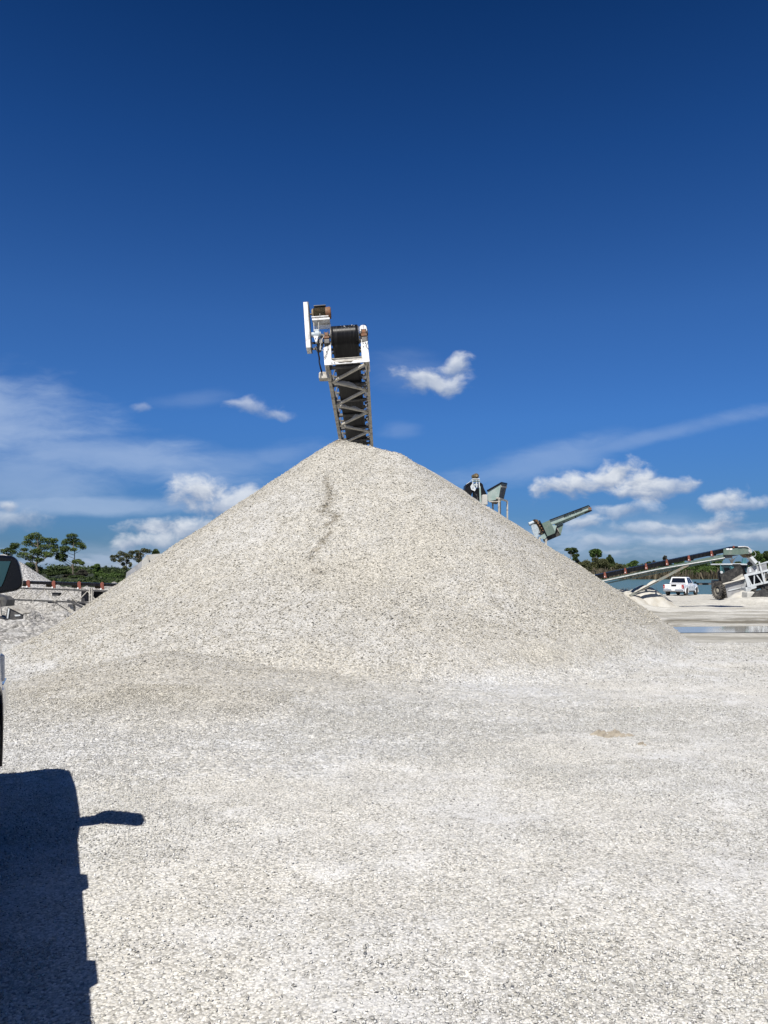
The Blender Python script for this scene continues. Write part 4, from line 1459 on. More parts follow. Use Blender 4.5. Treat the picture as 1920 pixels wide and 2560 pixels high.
def pickup(name, label, base, az, Lh=2.6, Wd=1.85, wb=3.2, hood=1.08, belt=1.12, roof=1.76, r=.37, paint='car_white', group=None, front_ext=0, near=False, bed=True, inset=.26):
    root = thing(name, label, 'pickup truck', (0, 0, 0), group)
    root['_b'] = (0.0, 0.0, 0.0)
    root.location = base
    root.rotation_euler = (0, 0, az)
    fa, ra = wb / 2, -wb / 2
    yf, yr = fa + .92, ra - 1.08
    ar = r + .09
    hw = Wd / 2
    sts = set([yr, yr + .06, yr + .2, yf, yf - .04, yf - .12, yf - .25, 0, -.4, .4, .9])
    for a_ in (fa, ra):
        for k in range(17):
            sts.add(round(a_ + ar * math.cos(math.pi * k / 16), 4))
        sts.add(a_ - ar - .02)
        sts.add(a_ + ar + .02)
    sts = sorted(s_ for s_ in sts if yr <= s_ <= yf)
    wsb = fa - .62      # windscreen base
    rings = []
    for y in sts:
        zb = .45
        for a_ in (fa, ra):
            d = abs(y - a_)
            if d < ar:
                zb = max(zb, r + math.sqrt(ar * ar - d * d))
        if y > fa + ar:
            zb = .42
        zt = float(np.interp(y, [yr, wsb - .1, wsb + .1, yf - .5, yf - .1, yf], [belt, belt, hood + .03, hood - .04, hood - .13, hood - .28] if not near else [belt, belt, hood + .03, hood, hood - .03, hood - .10]))
        hx_ = hw - float(np.interp(y, [yr, yr + .12, yf - .5, yf - .12, yf], [.05, 0, 0, .10, .26] if not near else [.05, 0, 0, .012, .05]))
        mid = max(.78, zb + .04)
        sh = min(zt - .1, max(mid + .05, zt - .12))
        half = [(hx_ - .10, zb), (hx_ - .015, zb + .015), (hx_, mid), (hx_ - .02, sh), (hx_ - .06, zt - .035), (hx_ - .13, zt), (hx_ * .5, zt + (.04 if y > wsb else .0)), (0, zt + (.05 if y > wsb else .0))]
        ring = [(x, y, z) for x, z in half] + [(-x, y, z) for x, z in reversed(half[:-1])]
        rings.append(ring)
    mb = MB()
    n_ = len(rings[0])
    for rg in rings:
        mb.v += rg
    for i in range(len(rings) - 1):
        for k in range(n_):
            k2 = (k + 1) % n_
            mb.f.append((i * n_ + k, i * n_ + k2, (i + 1) * n_ + k2, (i + 1) * n_ + k))
    mb.f.append(tuple(range(n_)))
    mb.f.append(tuple(reversed(range((len(rings) - 1) * n_, len(rings) * n_))))
    body = mb.build('body', paint, root, smooth=True)
    try:
        md = body.modifiers.new('split', 'EDGE_SPLIT')
        md.split_angle = R(32)
    except Exception:
        pass
    MB().box((0, 0, .52), (Wd - .5, yf - yr - .5, .34)).build('underbody', 'black', root)
    # cab
    cb, ct = hw - .07, hw - inset
    yb0, yt0 = wsb + .02, wsb - .78
    yb1, yt1 = wsb - 2.05, wsb - 1.88
    zb_, zt_ = belt - .04, roof
    P_ = [(-cb, yb1, zb_), (cb, yb1, zb_), (cb, yb0, zb_), (-cb, yb0, zb_), (-ct, yt1, zt_), (ct, yt1, zt_), (ct, yt0, zt_), (-ct, yt0, zt_)]
    P_ = [Vector(q) for q in P_]
    cab = MB().hexa(P_).build('cab', paint, root, bevel=.07, seg=3)

    def pane(a_, b_, c__, d_, u0, u1, v0, v1, nm, m='tinted', off=.006, par=None):
        def pt(u, v):
            return (a_.lerp(b_, u)).lerp(d_.lerp(c__, u), v)
        q = [pt(u0, v0), pt(u1, v0), pt(u1, v1), pt(u0, v1)]
        nn = (b_ - a_).cross(d_ - a_).normalized()
        if nn.dot((a_ + b_ + c__ + d_) / 4 - Vector((0, (yb0 + yb1) / 2, 1.3))) < 0:
            nn = -nn
        mb = MB()
        mb.hexa([v - nn * .03 for v in q] + [v + nn * off for v in q])
        return mb.build(nm, m, par or root)
    pane(P_[0], P_[1], P_[5], P_[4], .10, .90, .22, .86, 'rear_window')
    pane(P_[3], P_[2], P_[6], P_[7], .06, .94, .10, .90, 'windscreen')
    for s_, (ia, ib, ic, id_) in ((1, (1, 2, 6, 5)), (-1, (0, 3, 7, 4))):
        a_, b_, c__, d_ = P_[ia], P_[ib], P_[ic], P_[id_]
        for (u0, u1), nm in (((.10, .46), 'rear_door_window'), ((.50, .86), 'front_door_window')):
            pane(a_, b_, c__, d_, u0, u1 if nm[0] == 'r' else u1 - .02, .16, .88, nm)
        # doors
        for y0, y1, nm in ((wsb - 1.0, wsb - .02, 'front_door'), (wsb - 1.98, wsb - 1.03, 'rear_door')):
            xo = s_ * (hw + .001)
            mb = MB()
            mb.hexa([(xo - s_ * .03, y0, .52), (xo, y0, .52), (xo, y1, .52), (xo - s_ * .03, y1, .52), (xo - s_ * .05, y0, belt - .13), (xo - s_ * .012, y0, belt - .13), (xo - s_ * .012, y1, belt - .13), (xo - s_ * .05, y1, belt - .13)])
            dr = mb.build(nm, paint, root, bevel=.006)
            mb = MB()
            hy_ = y0 + .16
            xh = xo - s_ * .01
            hz_, ho_ = (belt - .17, .05) if not near else (belt - .125, .008)
            mb.tube([(xh - s_ * .02, hy_ - .10, hz_), (xh + s_ * ho_ * .9, hy_ - .085, hz_), (xh + s_ * ho_, hy_, hz_), (xh + s_ * ho_ * .9, hy_ + .085, hz_), (xh - s_ * .02, hy_ + .10, hz_)], .016 if not near else .018, 8)
            mb.build('door_handle', 'chrome' if near else paint, dr)
        for a_ in (fa, ra):
            mb = MB()
            mb.tube([(s_ * (hw + .0), a_ + (ar + .02) * math.cos(t_), r + (ar + .02) * math.sin(t_)) for t_ in [R(-8) + R(196) * k / 14 for k in range(15)]], .028 if not near else .014, 8)
            mb.build('wheel_arch', paint if not near else 'black_plastic', root)
            wheel(root, s_ * (hw + .005), a_, r, .25, s_)
        MB().box((s_ * (hw - .10), 0, .42), (.05, wb - 2 * ar, .12)).build('sill', 'dark_steel', root)
        # lamps
        MB().hexa([(s_ * (hw - .17), yr - .022, .74), (s_ * (hw - .02), yr - .022, .74), (s_ * (hw + .006), yr + .12, .74), (s_ * (hw - .17), yr + .12, .74),
                   (s_ * (hw - .17), yr - .022, belt - .06), (s_ * (hw - .03), yr - .022, belt - .06), (s_ * (hw - .002), yr + .12, belt - .06), (s_ * (hw - .17), yr + .12, belt - .06)]).build('tail_lamp', 'red_lens', root)
        MB().box((s_ * (hw - .09), yr - .026, .86), (.06, .012, .07)).build('reversing_lamp', 'clear_lens', root)
        MB().hexa([(s_ * (hw - .50), yf - .06, hood - .36), (s_ * (hw - (.17 if not near else .03)), yf - .12, hood - .36), (s_ * (hw - (.045 if not near else -.012)), yf - .42, hood - .36), (s_ * (hw - .5), yf - .4, hood - .36),
                   (s_ * (hw - .50), yf - .10, hood - .18), (s_ * (hw - (.17 if not near else .04)), yf - .18, hood - .18), (s_ * (hw - (.05 if not near else -.008)), yf - .46, hood - .18), (s_ * (hw - .5), yf - .4, hood - .18)]).build('headlight', 'clear_lens', root, bevel=.01)
    if not near:
        for s_ in (1, -1):
            mo_ = MB().box((s_ * (hw + .12), wsb - .25, belt + .12), (.20, .10, .17)).build('wing_mirror', 'black', root, bevel=.03)
    # tailgate, tonneau, bumpers, plate
    tg = MB().box((0, yr - .005, (belt + .62) / 2), (Wd - .36, .02, belt - .66)).build('tailgate', paint, root, bevel=.006)
    MB().box((.06, yr - .02, belt - .12), (.46, .016, .17)).build('tailgate_handle', 'black', tg, bevel=.005)
    MB().box((-.56, yr - .017, belt - .40), (.30, .006, .025)).build('badge', 'dark_steel', tg)
    MB().box((.56, yr - .017, belt - .37), (.14, .006, .025)).build('badge', 'dark_steel', tg)
    MB().box((0, (yr + yb1) / 2, belt + .012), (Wd - .3, yb1 - yr - .06, .03)).build('bed_cover', 'black', root)
    bmp = MB().box((0, yr - .08, .57), (Wd - .10, .20, .20)).build('rear_bumper', 'bumper', root, bevel=.03)
    MB().box((.05, yr - .19, .60), (.31, .012, .13)).build('licence_plate', 'paper_white', bmp)
    MB().box((0, yf - .06, .60 if not near else .72), (Wd - (.34 if not near else -.02), .22 if not near else .4, .24)).build('front_bumper', 'chrome', root, bevel=.05)
    MB().box((0, yf + .0, hood - .40), (.9, .05, .22)).build('grille', 'black', root, bevel=.02)
    return root


pk = W(1707, 1489, 73.0)
pickup('pickup_truck', 'white crew cab pickup parked by the lake seen from behind', (pk.x, 73.2, gz(pk.x, 73.0) + .0), -R(37), Wd=1.85)

# the truck beside the camera
HZ = R(23.1)
U = Vector((-math.sin(HZ), math.cos(HZ), 0))
NX = Vector((math.cos(HZ), math.sin(HZ), 0))
P0 = Vector((-2.335, 4.72, 0))
NW, NWB = 2.0, 3.5
nb_ = P0 - NX * (NW / 2) - U * (NWB / 2)
nr = pickup('pickup_truck', 'near silver pickup at the left edge with black door mirror casting a long shadow', (nb_.x, nb_.y, 0.0), HZ,
            Wd=NW, wb=NWB, hood=1.23, belt=1.19, roof=1.70, r=.39, paint='car_silver', near=True, inset=.40)
ZG = gz(P0.x, P0.y)
nr.location.z = ZG
# door mirror
HWm = NW / 2


def mirp(px, py, dy=0.0):
    x = HWm + .148 - (67 - px) * .00186
    z = 1.6 - (py - 1421) / FPX * 3.9 - ZG
    return Vector((x, NWB / 2 - .98 + (67 - px) * .0017 + dy, z))


mb = MB()
outl = [(-75, 1394), (-60, 1388), (0, 1386.5), (38, 1390), (50, 1397), (58, 1415), (65, 1445), (67, 1462), (60, 1473), (45, 1478), (0, 1486), (-60, 1486), (-75, 1478)]
mb.prism([mirp(*q) for q in outl], (0, .13, 0))
mo_ = mb.build('wing_mirror', 'black_plastic', nr, bevel=.022, seg=3)
mb = MB()
mb.prism([mirp(x, y, -.004) for x, y in ((-64, 1402), (35, 1403), (20, 1450), (13, 1466), (-64, 1470))], (0, .02, 0))
mb.build('mirror_glass', 'mirror', mo_)
MB().beam(mirp(-20, 1455, .09), mirp(-60, 1462, .09) + Vector((-.25, .03, -.10)), .14, .10).build('mirror_arm', 'black_plastic', mo_)

# ================================================================== loader, bin, lattice conveyor at the right edge
YL = 56.0
p = W(1830, 1498, YL)
ld = thing('wheel_loader', 'dusty wheel loader with teal cab and big black front tyre behind the steel bin', 'loader', (p.x, YL + 1.5, gz(p.x, YL)))
wc = W(1797.5, 1476.3, YL)
ax = Vector((-.975, -.22, 0)).normalized()
rT = 22.0 / FPX * YL
for dx_, dy_ in ((0, 0), (1.9, .35), (1.7, 3.0), (3.5, 2.8)):
    c_ = wc + Vector((dx_, dy_, 0))
    s_ = 1 if (dx_, dy_) in ((0, 0), (1.7, 3.0)) else -1
    t_ = MB().lathe([(-.20, rT * .6), (-.2, rT * .86), (-.17, rT * .95), (.15, rT * .95), (.19, rT * .86), (.19, rT * .6), (.12, rT * .5)], c_, ax * s_, 40)
    for k in range(22):
        th = 2 * math.pi * k / 22
        zz = Vector((0, 0, 1))
        yx = ax.cross(zz)
        d0 = zz * math.cos(th) + yx * math.sin(th)
        d1 = zz * math.cos(th + .22) + yx * math.sin(th + .22)
        for q in (-1, 1):
            t_.beam(c_ + d0 * rT * .965, c_ + d1 * rT * .965 + ax * q * .19, .05, .075, d0)
    to_ = t_.build('wheel', 'tyre', ld)
    MB().lathe([(-.05, rT * .6), (.15, rT * .6), (.13, rT * .5), (.02, rT * .42), (.02, rT * .28), (.12, rT * .22), (.14, .03)], c_, ax * s_, 30).build('rim', 'wheel_tan', to_)
MB().box((wc.x + 1.6, YL + 1.9, wc.z + .35), (1.2, 3.6, .7)).build('chassis', 'dark_steel', ld, bevel=.05)
YC = YL + .8
cabm = MB()
cabm.ppx([(1801, 1440), (1801, 1413), (1805, 1410.5), (1832, 1410.5), (1842, 1424), (1842, 1440)], YC, .06)
cabm.build('cab_door', 'teal', ld)
MB().ppx([(1804, 1431), (1804, 1413.5), (1822, 1413), (1832, 1424), (1829, 1431)], YC - .012, .01).build('cab_window', 'teal_glass', ld)
MB().ppx([(1808, 1418), (1822, 1418.5), (1829, 1428), (1812, 1430)], YC - .02, .006).build('window_cutout', 'tinted', ld)
MB().ppx([(1823, 1411), (1827, 1411), (1834, 1423), (1830, 1425)], YC - .03, .02).build('cab_pillar', 'teal', ld)
MB().ppx([(1842, 1440), (1842, 1413), (1870, 1413), (1868, 1440)], YC + .2, 1.4).build('cab_body', 'teal', ld)
MB().ppx([(1836, 1414), (1868, 1414), (1866, 1420), (1846, 1420)], YC + .1, .05).build('windscreen', 'tinted', ld)
MB().ppx([(1803, 1411), (1806, 1409), (1848, 1408.5), (1889, 1411), (1889, 1413), (1860, 1412.5), (1804, 1412.5)], YC - .1, 1.9).build('cab_roof', 'pale_steel', ld, bevel=.02)
MB().lathe([(0, .02), (.02, .1), (.10, .09)], W(1803, 1431, YC - .3), (0, -1, .1), 14).build('work_light', 'pale_steel', ld)
MB().ppx([(1796, 1430), (1801, 1426), (1803, 1440), (1805, 1458), (1800, 1458), (1797, 1445)], YC - .1, .15).build('hydraulic_lines', 'black', ld)
MB().ppx([(1806, 1458), (1814, 1460), (1820, 1494), (1812, 1496), (1808, 1480)], YL + .35, .6).build('axle_housing', 'dark_steel', ld)
MB().ppx([(1858, 1396), (1865, 1396), (1867, 1410), (1856, 1410)], YC + .8, .2).build('exhaust_cleaner', 'teal', ld)

YBn = 54.0
p = W(1840, 1498, YBn)
bn = thing('feed_bin', 'dented grey steel feed bin with dark rubber apron in front of the loader', 'feed bin', (p.x, YBn, gz(p.x, YBn)))
MB().ppx([(1800, 1436.5), (1850, 1413), (1857, 1424), (1862, 1445), (1806, 1460)], YBn, .06).build('rubber_apron', 'rubber', bn)
MB().ppx([(1828, 1451), (1856, 1434), (1861, 1444), (1860, 1446)], YBn - .02, .015).build('dust_patch', 'dust_steel', bn)
MB().ppx([(1850, 1410), (1858, 1415), (1868, 1436), (1869, 1450), (1862, 1446), (1857, 1424)], YBn + .05, 1.2).build('back_board', 'black', bn)
MB().ppx([(1813, 1460), (1860, 1448), (1868, 1499), (1820.5, 1499)], YBn - .05, .06).build('front_plate', 'grey_plate', bn)
MB().ppx([(1860.5, 1448), (1863, 1452), (1869, 1484), (1869.5, 1499), (1866.5, 1499)], YBn - .10, .9).build('corner_flange', 'pale_steel', bn)
MB().beam(W(1820, 1477, YBn - .07), W(1864, 1467, YBn - .07), .05, .05).build('front_rib', 'pale_steel', bn)
mb = MB()
A, B = W(1806, 1460.5, YBn - .1), W(1861, 1446, YBn - .1)
for k in range(15):
    f = k / 14
    q = A.lerp(B, f)
    h_ = .03 + .08 * abs(fbm(f * 5, 8.2, 1, 3)) + (.09 if f > .85 else 0)
    mb.v += [q + Vector((0, -.16, -.02)), q + Vector((0, 0, h_)), q + Vector((0, .1, -.02))]
for k in range(14):
    for r_ in (0, 1):
        mb.f.append((k * 3 + r_, k * 3 + r_ + 1, k * 3 + r_ + 4, k * 3 + r_ + 3))
mb.build('sand_ledge', 'sand', bn)

YT = 53.0
p = W(1915, 1498, YT)
lt = thing('lattice_conveyor', 'pale grey lattice truss conveyor rising to the right edge past the steel bin', 'conveyor', (p.x, YT, gz(p.x, YT)))
for dy in (0, 1.1):
    mb = MB()
    barm(mb, (1861, 1439), (1902, 1430), YT + dy, 5, .1)
    barm(mb, (1902, 1430), (2060, 1392), YT + dy, 4, .1)
    mb.build('upper_chord', 'pale_steel', lt)
    mb = MB()
    barm(mb, (1876, 1465), (2060, 1423), YT + dy, 4.6, .1)
    mb.build('lower_chord', 'pale_steel', lt)
    for k, (pa, pb, wp) in enumerate([((1869, 1441), (1880, 1464), 3.2), ((1886, 1437), (1886, 1461), 2.4), ((1891, 1436), (1906, 1457), 3.2), ((1911, 1428), (1911, 1455), 2.0),
                                      ((1916, 1426), (1932, 1450), 3), ((1938, 1423), (1938, 1450), 2), ((1944, 1420), (1962, 1444), 3), ((1968, 1416), (1968, 1442), 2), ((1974, 1414), (1994, 1437), 3), ((2000, 1408), (2000, 1434), 2)]):
        MB().prism([W(pa[0] - wp / 2, pa[1], YT + dy + .01), W(pa[0] + wp / 2, pa[1], YT + dy + .01), W(pb[0] + wp / 2, pb[1], YT + dy + .01), W(pb[0] - wp / 2, pb[1], YT + dy + .01)], (0, .06, 0)).build('truss_brace', 'pale_steel', lt)
MB().ppx([(1860.5, 1438), (1869.5, 1438), (1877.5, 1469), (1870, 1469)], YT - .08, .08).build('end_post', 'pale_steel', lt)
MB().ppx([(1868, 1421), (1899, 1413.5), (1916, 1409.5), (1919, 1424), (1902, 1429), (1867, 1436)], YT + .08, .05).build('side_board', 'grey_plate', lt)
MB().ppx([(1868, 1436), (1902, 1429), (1919, 1424), (2060, 1392), (2060, 1420), (1906, 1457), (1880, 1464)], YT + .5, .3).build('belt', 'rubber', lt)
for x0 in (1873, 1888):
    MB().ppx([(x0, 1422), (x0 + 5, 1421), (x0 + 5.5, 1430), (x0 + .5, 1431.5)], YT + .055, .02).build('board_patch', 'pale_steel', lt)
mb = MB()
barm(mb, (1869, 1420), (2060, 1358), YT + .1, 1.6, .04)
mb.build('handrail', 'pale_steel', lt)
mb = MB()
barm(mb, (1897, 1412), (2060, 1366), YT + .14, 2.6, .06)
mb.build('handrail', 'pale_steel', lt)
MB().prism([W(x, y, YT - .12) for x, y in ((1896, 1404), (1899.5, 1404), (1914.5, 1459), (1910.5, 1460))], (0, .07, 0)).build('jack_leg', 'pale_steel', lt)
MB().ppx([(1873, 1392), (1881, 1390), (1894.5, 1404.5), (1889, 1410)], YT - .25, .5).build('feed_chute', 'pale_steel', lt)
MB().ppx([(1878, 1404), (1886, 1404), (1889, 1411), (1876, 1413)], YT + .2, .5).build('chute_drum', 'rubber', lt)
MB().ppx([(1864, 1469), (1891, 1465), (1891, 1470), (1880, 1473), (1873, 1480), (1866, 1480)], YT - .05, .7).build('foot_plate', 'pale_steel', lt)
MB().ppx([(1882, 1462), (1925, 1455), (1925, 1466), (1890, 1474), (1884, 1472)], YT + .3, .6).build('tail_drum_cover', 'black', lt)
for xw in (1917, 1990):
    q = W(xw, 1470, YT)
    wo_ = MB().lathe([(-.1, .18), (-.09, .3), (.09, .3), (.1, .18)], (q.x, YT + .2, q.z + .05), (0, -1, 0), 24).build('wheel', 'tyre', lt)
    MB().beam((q.x, YT + .3, q.z), (q.x + .1, YT + .3, q.z + 1.0), .1, .1).build('wheel_strut', 'galv', lt)
# concrete block
p = W(1887, 1498, 51.6)
zt_, zb_ = W(1887, 1481, 51.6).z, gz(p.x, 51.6) - .05
xl, xr_ = W(1868, 1490, 51.6).x, W(1905, 1490, 51.6).x
mb = MB()
mb.hexa([(xl, 51.6, zb_), (xr_ + .08, 51.6, zb_), (xr_ + .05, 52.5, zb_), (xl, 52.5, zb_), (xl + .03, 51.62, zt_), (xr_ - .12, 51.62, zt_), (xr_ - .2, 52.5, zt_ + .05), (xl + .08, 52.5, zt_ + .05)])
tag(rebase(mb.build('concrete_block', 'concrete', bevel=.06, seg=3), (p.x, 51.6, zb_)), 'pale concrete block lying in front of the lattice conveyor foot', 'concrete block')
# rubber scrap
p = W(1912, 1498, 51.2)
sc = thing('rubber_scrap', 'heap of torn black belt scraps right of the concrete block', 'scrap heap', (p.x, 51.2, gz(p.x, 51.2)))
random.seed(21)
for k in range(16):
    f = random.random()
    a_ = Vector(sc['_b']) + Vector((random.uniform(-.45, 1.2), random.uniform(-.1, 1.2), random.uniform(.05, .62)))
    d = Vector((random.uniform(.5, 1), random.uniform(-.5, .3), random.uniform(-.5, -.1))).normalized() * random.uniform(.3, .8)
    mb = MB()
    mid_ = a_ + d * .5 + Vector((0, 0, random.uniform(.02, .12)))
    wv2 = Vector((.05, random.uniform(.1, .3), random.uniform(-.1, .1)))
    mb.v = [a_ - wv2, a_ + wv2, mid_ - wv2, mid_ + wv2, a_ + d - wv2, a_ + d + wv2]
    mb.v += [q + Vector((0, 0, -.03)) for q in mb.v]
    mb.f = [(0, 1, 3, 2), (2, 3, 5, 4), (6, 8, 9, 7), (8, 10, 11, 9), (0, 2, 8, 6), (2, 4, 10, 8), (1, 7, 9, 3), (3, 9, 11, 5), (0, 6, 7, 1), (4, 5, 11, 10)]
    mb.build('belt_scrap', 'rubber' if k % 4 else 'pale_steel', sc)
mb = MB()
for j in range(9):
    for i in range(9):
        a_, b_ = i / 8 * 2 - 1, j / 8 * 2 - 1
        mb.v.append(Vector(sc['_b']) + Vector((.45 + a_ * 1.2, .6 + b_ * .9, -.08 + .6 * max(0, 1 - a_ * a_ - b_ * b_ * .8) ** .6 + .1 * fbm(a_ * 3, b_ * 3, 4, 3))))
mb.f = [(j * 9 + i, j * 9 + i + 1, (j + 1) * 9 + i + 1, (j + 1) * 9 + i) for j in range(8) for i in range(8)]
mb.build('crumpled_liner', 'rubber', sc)

# floating pipe across the lake
p = W(1770, 1461.5, 142)
fp = thing('floating_pipe', 'dark pipeline floating level on the lake behind the white pickup', 'pipe', (p.x, 142, -1.4))
MB().tube([(W(1742, 1461, 142).x, 142, -1.22), (W(1900, 1461, 142).x, 143, -1.22)], .2, 10).build('pipe', 'black', fp)
for k in range(6):
    x_ = W(1750 + k * 24, 1461, 142).x
    MB().lathe([(-.35, .1), (-.3, .28), (.3, .28), (.35, .1)], (x_, 141.9, -1.4), (1, 0, 0), 12).build('float', 'dark_steel', fp)

# ================================================================== left side
YA = 36.0
p = W(150, 1530, YA)
lc = thing('truss_conveyor', 'weathered truss conveyor with rust red idlers crossing behind the near mirror', 'conveyor', (p.x, YA, gz(p.x, YA)))
bt = [(-260, 1442), (60, 1452.5), (300, 1459.5), (420, 1463)]
MB().ppx(bt + [(420, 1470), (300, 1466.5), (60, 1459.5), (-260, 1449)], YA + .08, .62).build('belt', 'belt', lc)
for dy, mm_n in ((0, 'dust_steel'), (.75, 'dark_steel')):
    MB().beam(W(-260, 1460, YA + dy), W(420, 1483, YA + dy), .07, .075).build('upper_chord', 'dark_steel', lc)  # both chords take a dark colour to paint in their shade
    MB().beam(W(-260, 1487, YA + dy), W(420, 1515, YA + dy), .07, .075).build('lower_chord', 'dark_steel', lc)
    k = 0
    x = -240.0
    while x < 400:
        ya_ = 1461 + (x + 260) * .0338
        yb_ = 1487 + (x + 260) * .0412
        x2 = x + 27
        ya2 = 1461 + (x2 + 260) * .0338
        yb2 = 1487 + (x2 + 260) * .0412
        if k % 2 == 0:
            MB().beam(W(x, yb_, YA + dy - .01), W(x2, ya2, YA + dy - .01), .035, .05, (0, 1, 0)).build('lattice_bar', mm_n, lc)
        else:
            MB().beam(W(x, ya_, YA + dy - .01), W(x2, yb2, YA + dy - .01), .035, .06, (0, 1, 0)).build('lattice_bar', mm_n, lc)
        x = x2
        k += 1
for ix in (-120, -56, 6, 70, 133.5, 197.5, 255, 315):
    iy = 1451 + (ix - 60) * .030
    io = MB().ppx([(ix - 4.5, iy + 5), (ix - 4, iy + 1), (ix - 1.5, iy - 1.5), (ix + 1.5, iy - 1.5), (ix + 4.2, iy + 1.5), (ix + 5, iy + 17), (ix - 2.5, iy + 17)], YA - .05, .06).build('idler_bracket', 'orange', lc, bevel=.008)
    MB().ppx([(ix - 5.5, iy + 17), (ix - 4, iy + 13), (ix - 1, iy + 14.5), (ix - 2, iy + 18)], YA - .07, .05).build('bracket_tip', 'paper_white', io)
    MB().ppx([(ix - 19, iy + 6), (ix - 4, iy + 6), (ix - 4, iy + 15), (ix - 18, iy + 14)], YA + .3, .3).build('idler_rolls', 'rust_dark', io)
for x0, x1, y0, y1, yb_ in ((222, 225, 1470, 1506, 0), (228, 231, 1470, 1508, .0)):
    MB().ppx([(x0, y0), (x1, y0), (x1, y1), (x0, y1)], YA - .06 + yb_, .08).build('upright', 'dust_steel', lc)
MB().ppx([(234, 1478), (300, 1482), (300, 1520), (232, 1520)], YA + .85, .1).build('dark_panel', 'black', lc)
MB().ppx([(203, 1478), (218, 1478), (218, 1504), (203, 1504)], YA + .5, .4).build('return_box', 'dark_steel', lc)
MB().ppx([(170, 1511), (183, 1510), (184, 1533.5), (170, 1534)], YA + .1, .25).build('support_post', 'galv', lc)
MB().box((W(177, 1533, YA).x, YA + .2, (W(177, 1533, YA).z - .9) / 2 - .3), (.22, .24, .5)).build('post_base', 'galv', lc)
MB().beam(W(135, 1505, YA - .1), W(171, 1527, YA), .04, .04).build('stay_rod', 'dark_steel', lc)
MB().beam(W(168, 1500, YA - .12), W(206, 1518, YA - .12), .05, .1).build('tail_arm', 'dark_steel', lc)
MB().beam(W(180, 1500, YA + .5), W(216, 1513, YA + .5), .05, .1).build('tail_arm', 'dark_steel', lc)
MB().ppx([(119, 1502), (133, 1502), (133, 1508), (119, 1508)], YA, .5).build('return_roller_box', 'dark_steel', lc)
MB().ppx([(130, 1482), (145, 1482), (145, 1490), (130, 1490)], YA + .4, .4).build('return_roller_box', 'dark_steel', lc)
q = W(-200, 1500, YA)
MB().beam(q, (q.x, q.y, gz(q.x, q.y) - .1), .15, .15).build('support_post', 'galv', lc)
q = W(380, 1505, YA + .3)
MB().beam(q, (q.x, q.y, gz(q.x, q.y) - .1), .15, .15).build('support_post', 'galv', lc)

# second shell pile behind
p = W(4, 1500, 50)
ztop = W(4, 1379, 50).z
def far_pile(x, y):
    h = (ztop + .6) - .66 * (math.sqrt((x - p.x) ** 2 + (y - 50) ** 2 + .05) - .2)
    w_ = .16
    h = w_ * (math.log1p(math.exp(h / w_)) if h / w_ < 30 else h / w_)
    return h + .05 * fbm(x * 1.2, y * 1.2, 1, 4) * min(1, h)
heap('gravel_pile', (p.x - 7, p.x + 7.5), (44, 57), .16, far_pile, 'pile_far', 'smaller white gravel cone behind the mirror and truss conveyor', 'gravel pile', cut=.06, base=(p.x, 50, -.6))

# rubble under the truss conveyor
pr = W(120, 1560, 29)
def rubble(x, y):
    e = 1 - (((x - (pr.x - 1.0)) / 6.5) ** 2 + ((y - 31) / 7.5) ** 2)
    z = .42 * e if e > 0 else e * .6
    crest = 1.45 * math.exp(-((y - 42.0) / 2.4) ** 2) * max(0, 1 - ((x - pr.x + 3) / 9.0) ** 2)
    ridge = abs(fbm(x * .55, y * .55, 3, 5))
    lump = abs(fbm(x * 2.3, y * 2.3, 6.5, 4))
    z = max(z, -.1) + crest
    z += (.5 * ridge + .14 * lump - .2) * min(1, max(0, z * 2 + .3)) * (0.6 if 34.5 < y < 37.5 else 1)
    return z
heap('rubble_heap', (pr.x - 11, pr.x + 7), (24, 46), .10, rubble, 'rubble', 'lumpy grey white limestone rubble heap below the truss conveyor', 'rubble heap', cut=-.02, base=(pr.x, 33, -.6))
pq = W(70, 1620, 19)
def spoil(x, y):
    e = 1 - (((x - pq.x + 1.6) / 4.4) ** 2 + ((y - 19.2) / 3.4) ** 2)
    if e < -.3:
        return -.1
    return .50 * max(0, e) ** .8 + (.30 * abs(fbm(x * .8, y * .8, 13, 5)) + .06 * fbm(x * 4, y * 4, 2, 3)) * max(0, e + .1) - .04
heap('spoil_heap', (pq.x - 6.5, pq.x + 3.4), (15, 23.5), .08, spoil, 'rubble', 'low tan and grey spoil heap at the left foot of the big pile', 'spoil heap', cut=-.02, base=(pq.x, 19, -.4))

# broken steel box on the rubble
YS = 22.0
p = W(25, 1570, YS)
ch = thing('steel_chute', 'tilted broken steel chute box lying on the rubble below the near mirror', 'steel box', (p.x, YS, p.z))
MB().ppx([(-60, 1478), (5, 1492), (17, 1500), (14, 1516), (4, 1517), (-60, 1506)], YS, .5).build('upper_box', 'dark_steel', ch)
MB().ppx([(14, 1540), (20, 1518), (27, 1516), (58, 1534), (54, 1557), (40, 1552), (16, 1545)], YS + .02, .04).build('side_plate', 'dark_steel', ch)
MB().ppx([(20, 1518), (27, 1515), (59, 1533), (56, 1536)], YS - .02, .5).build('box_rim', 'galv', ch)
MB().ppx([(17, 1546), (20, 1546), (23.5, 1522), (20.5, 1521)], YS - .03, .06).build('corner_bar', 'pale_steel', ch)
MB().ppx([(36, 1537), (50, 1536.5), (51, 1540), (38, 1541)], YS - .0, .02).build('white_label', 'pale_steel', ch)
MB().ppx([(-60, 1530), (0, 1543), (45, 1556), (30, 1566), (0, 1557), (-60, 1545)], YS + .1, .5).build('lower_beam', 'dark_steel', ch)
MB().ppx([(-60, 1545), (4, 1557), (8, 1572), (0, 1576), (-60, 1570)], YS + .3, .2).build('base_plate', 'black', ch)
MB().beam(W(-2, 1500, YS - .03), W(3, 1540, YS - .03), .04, .05, (0, 1, 0)).build('brace', 'galv', ch)
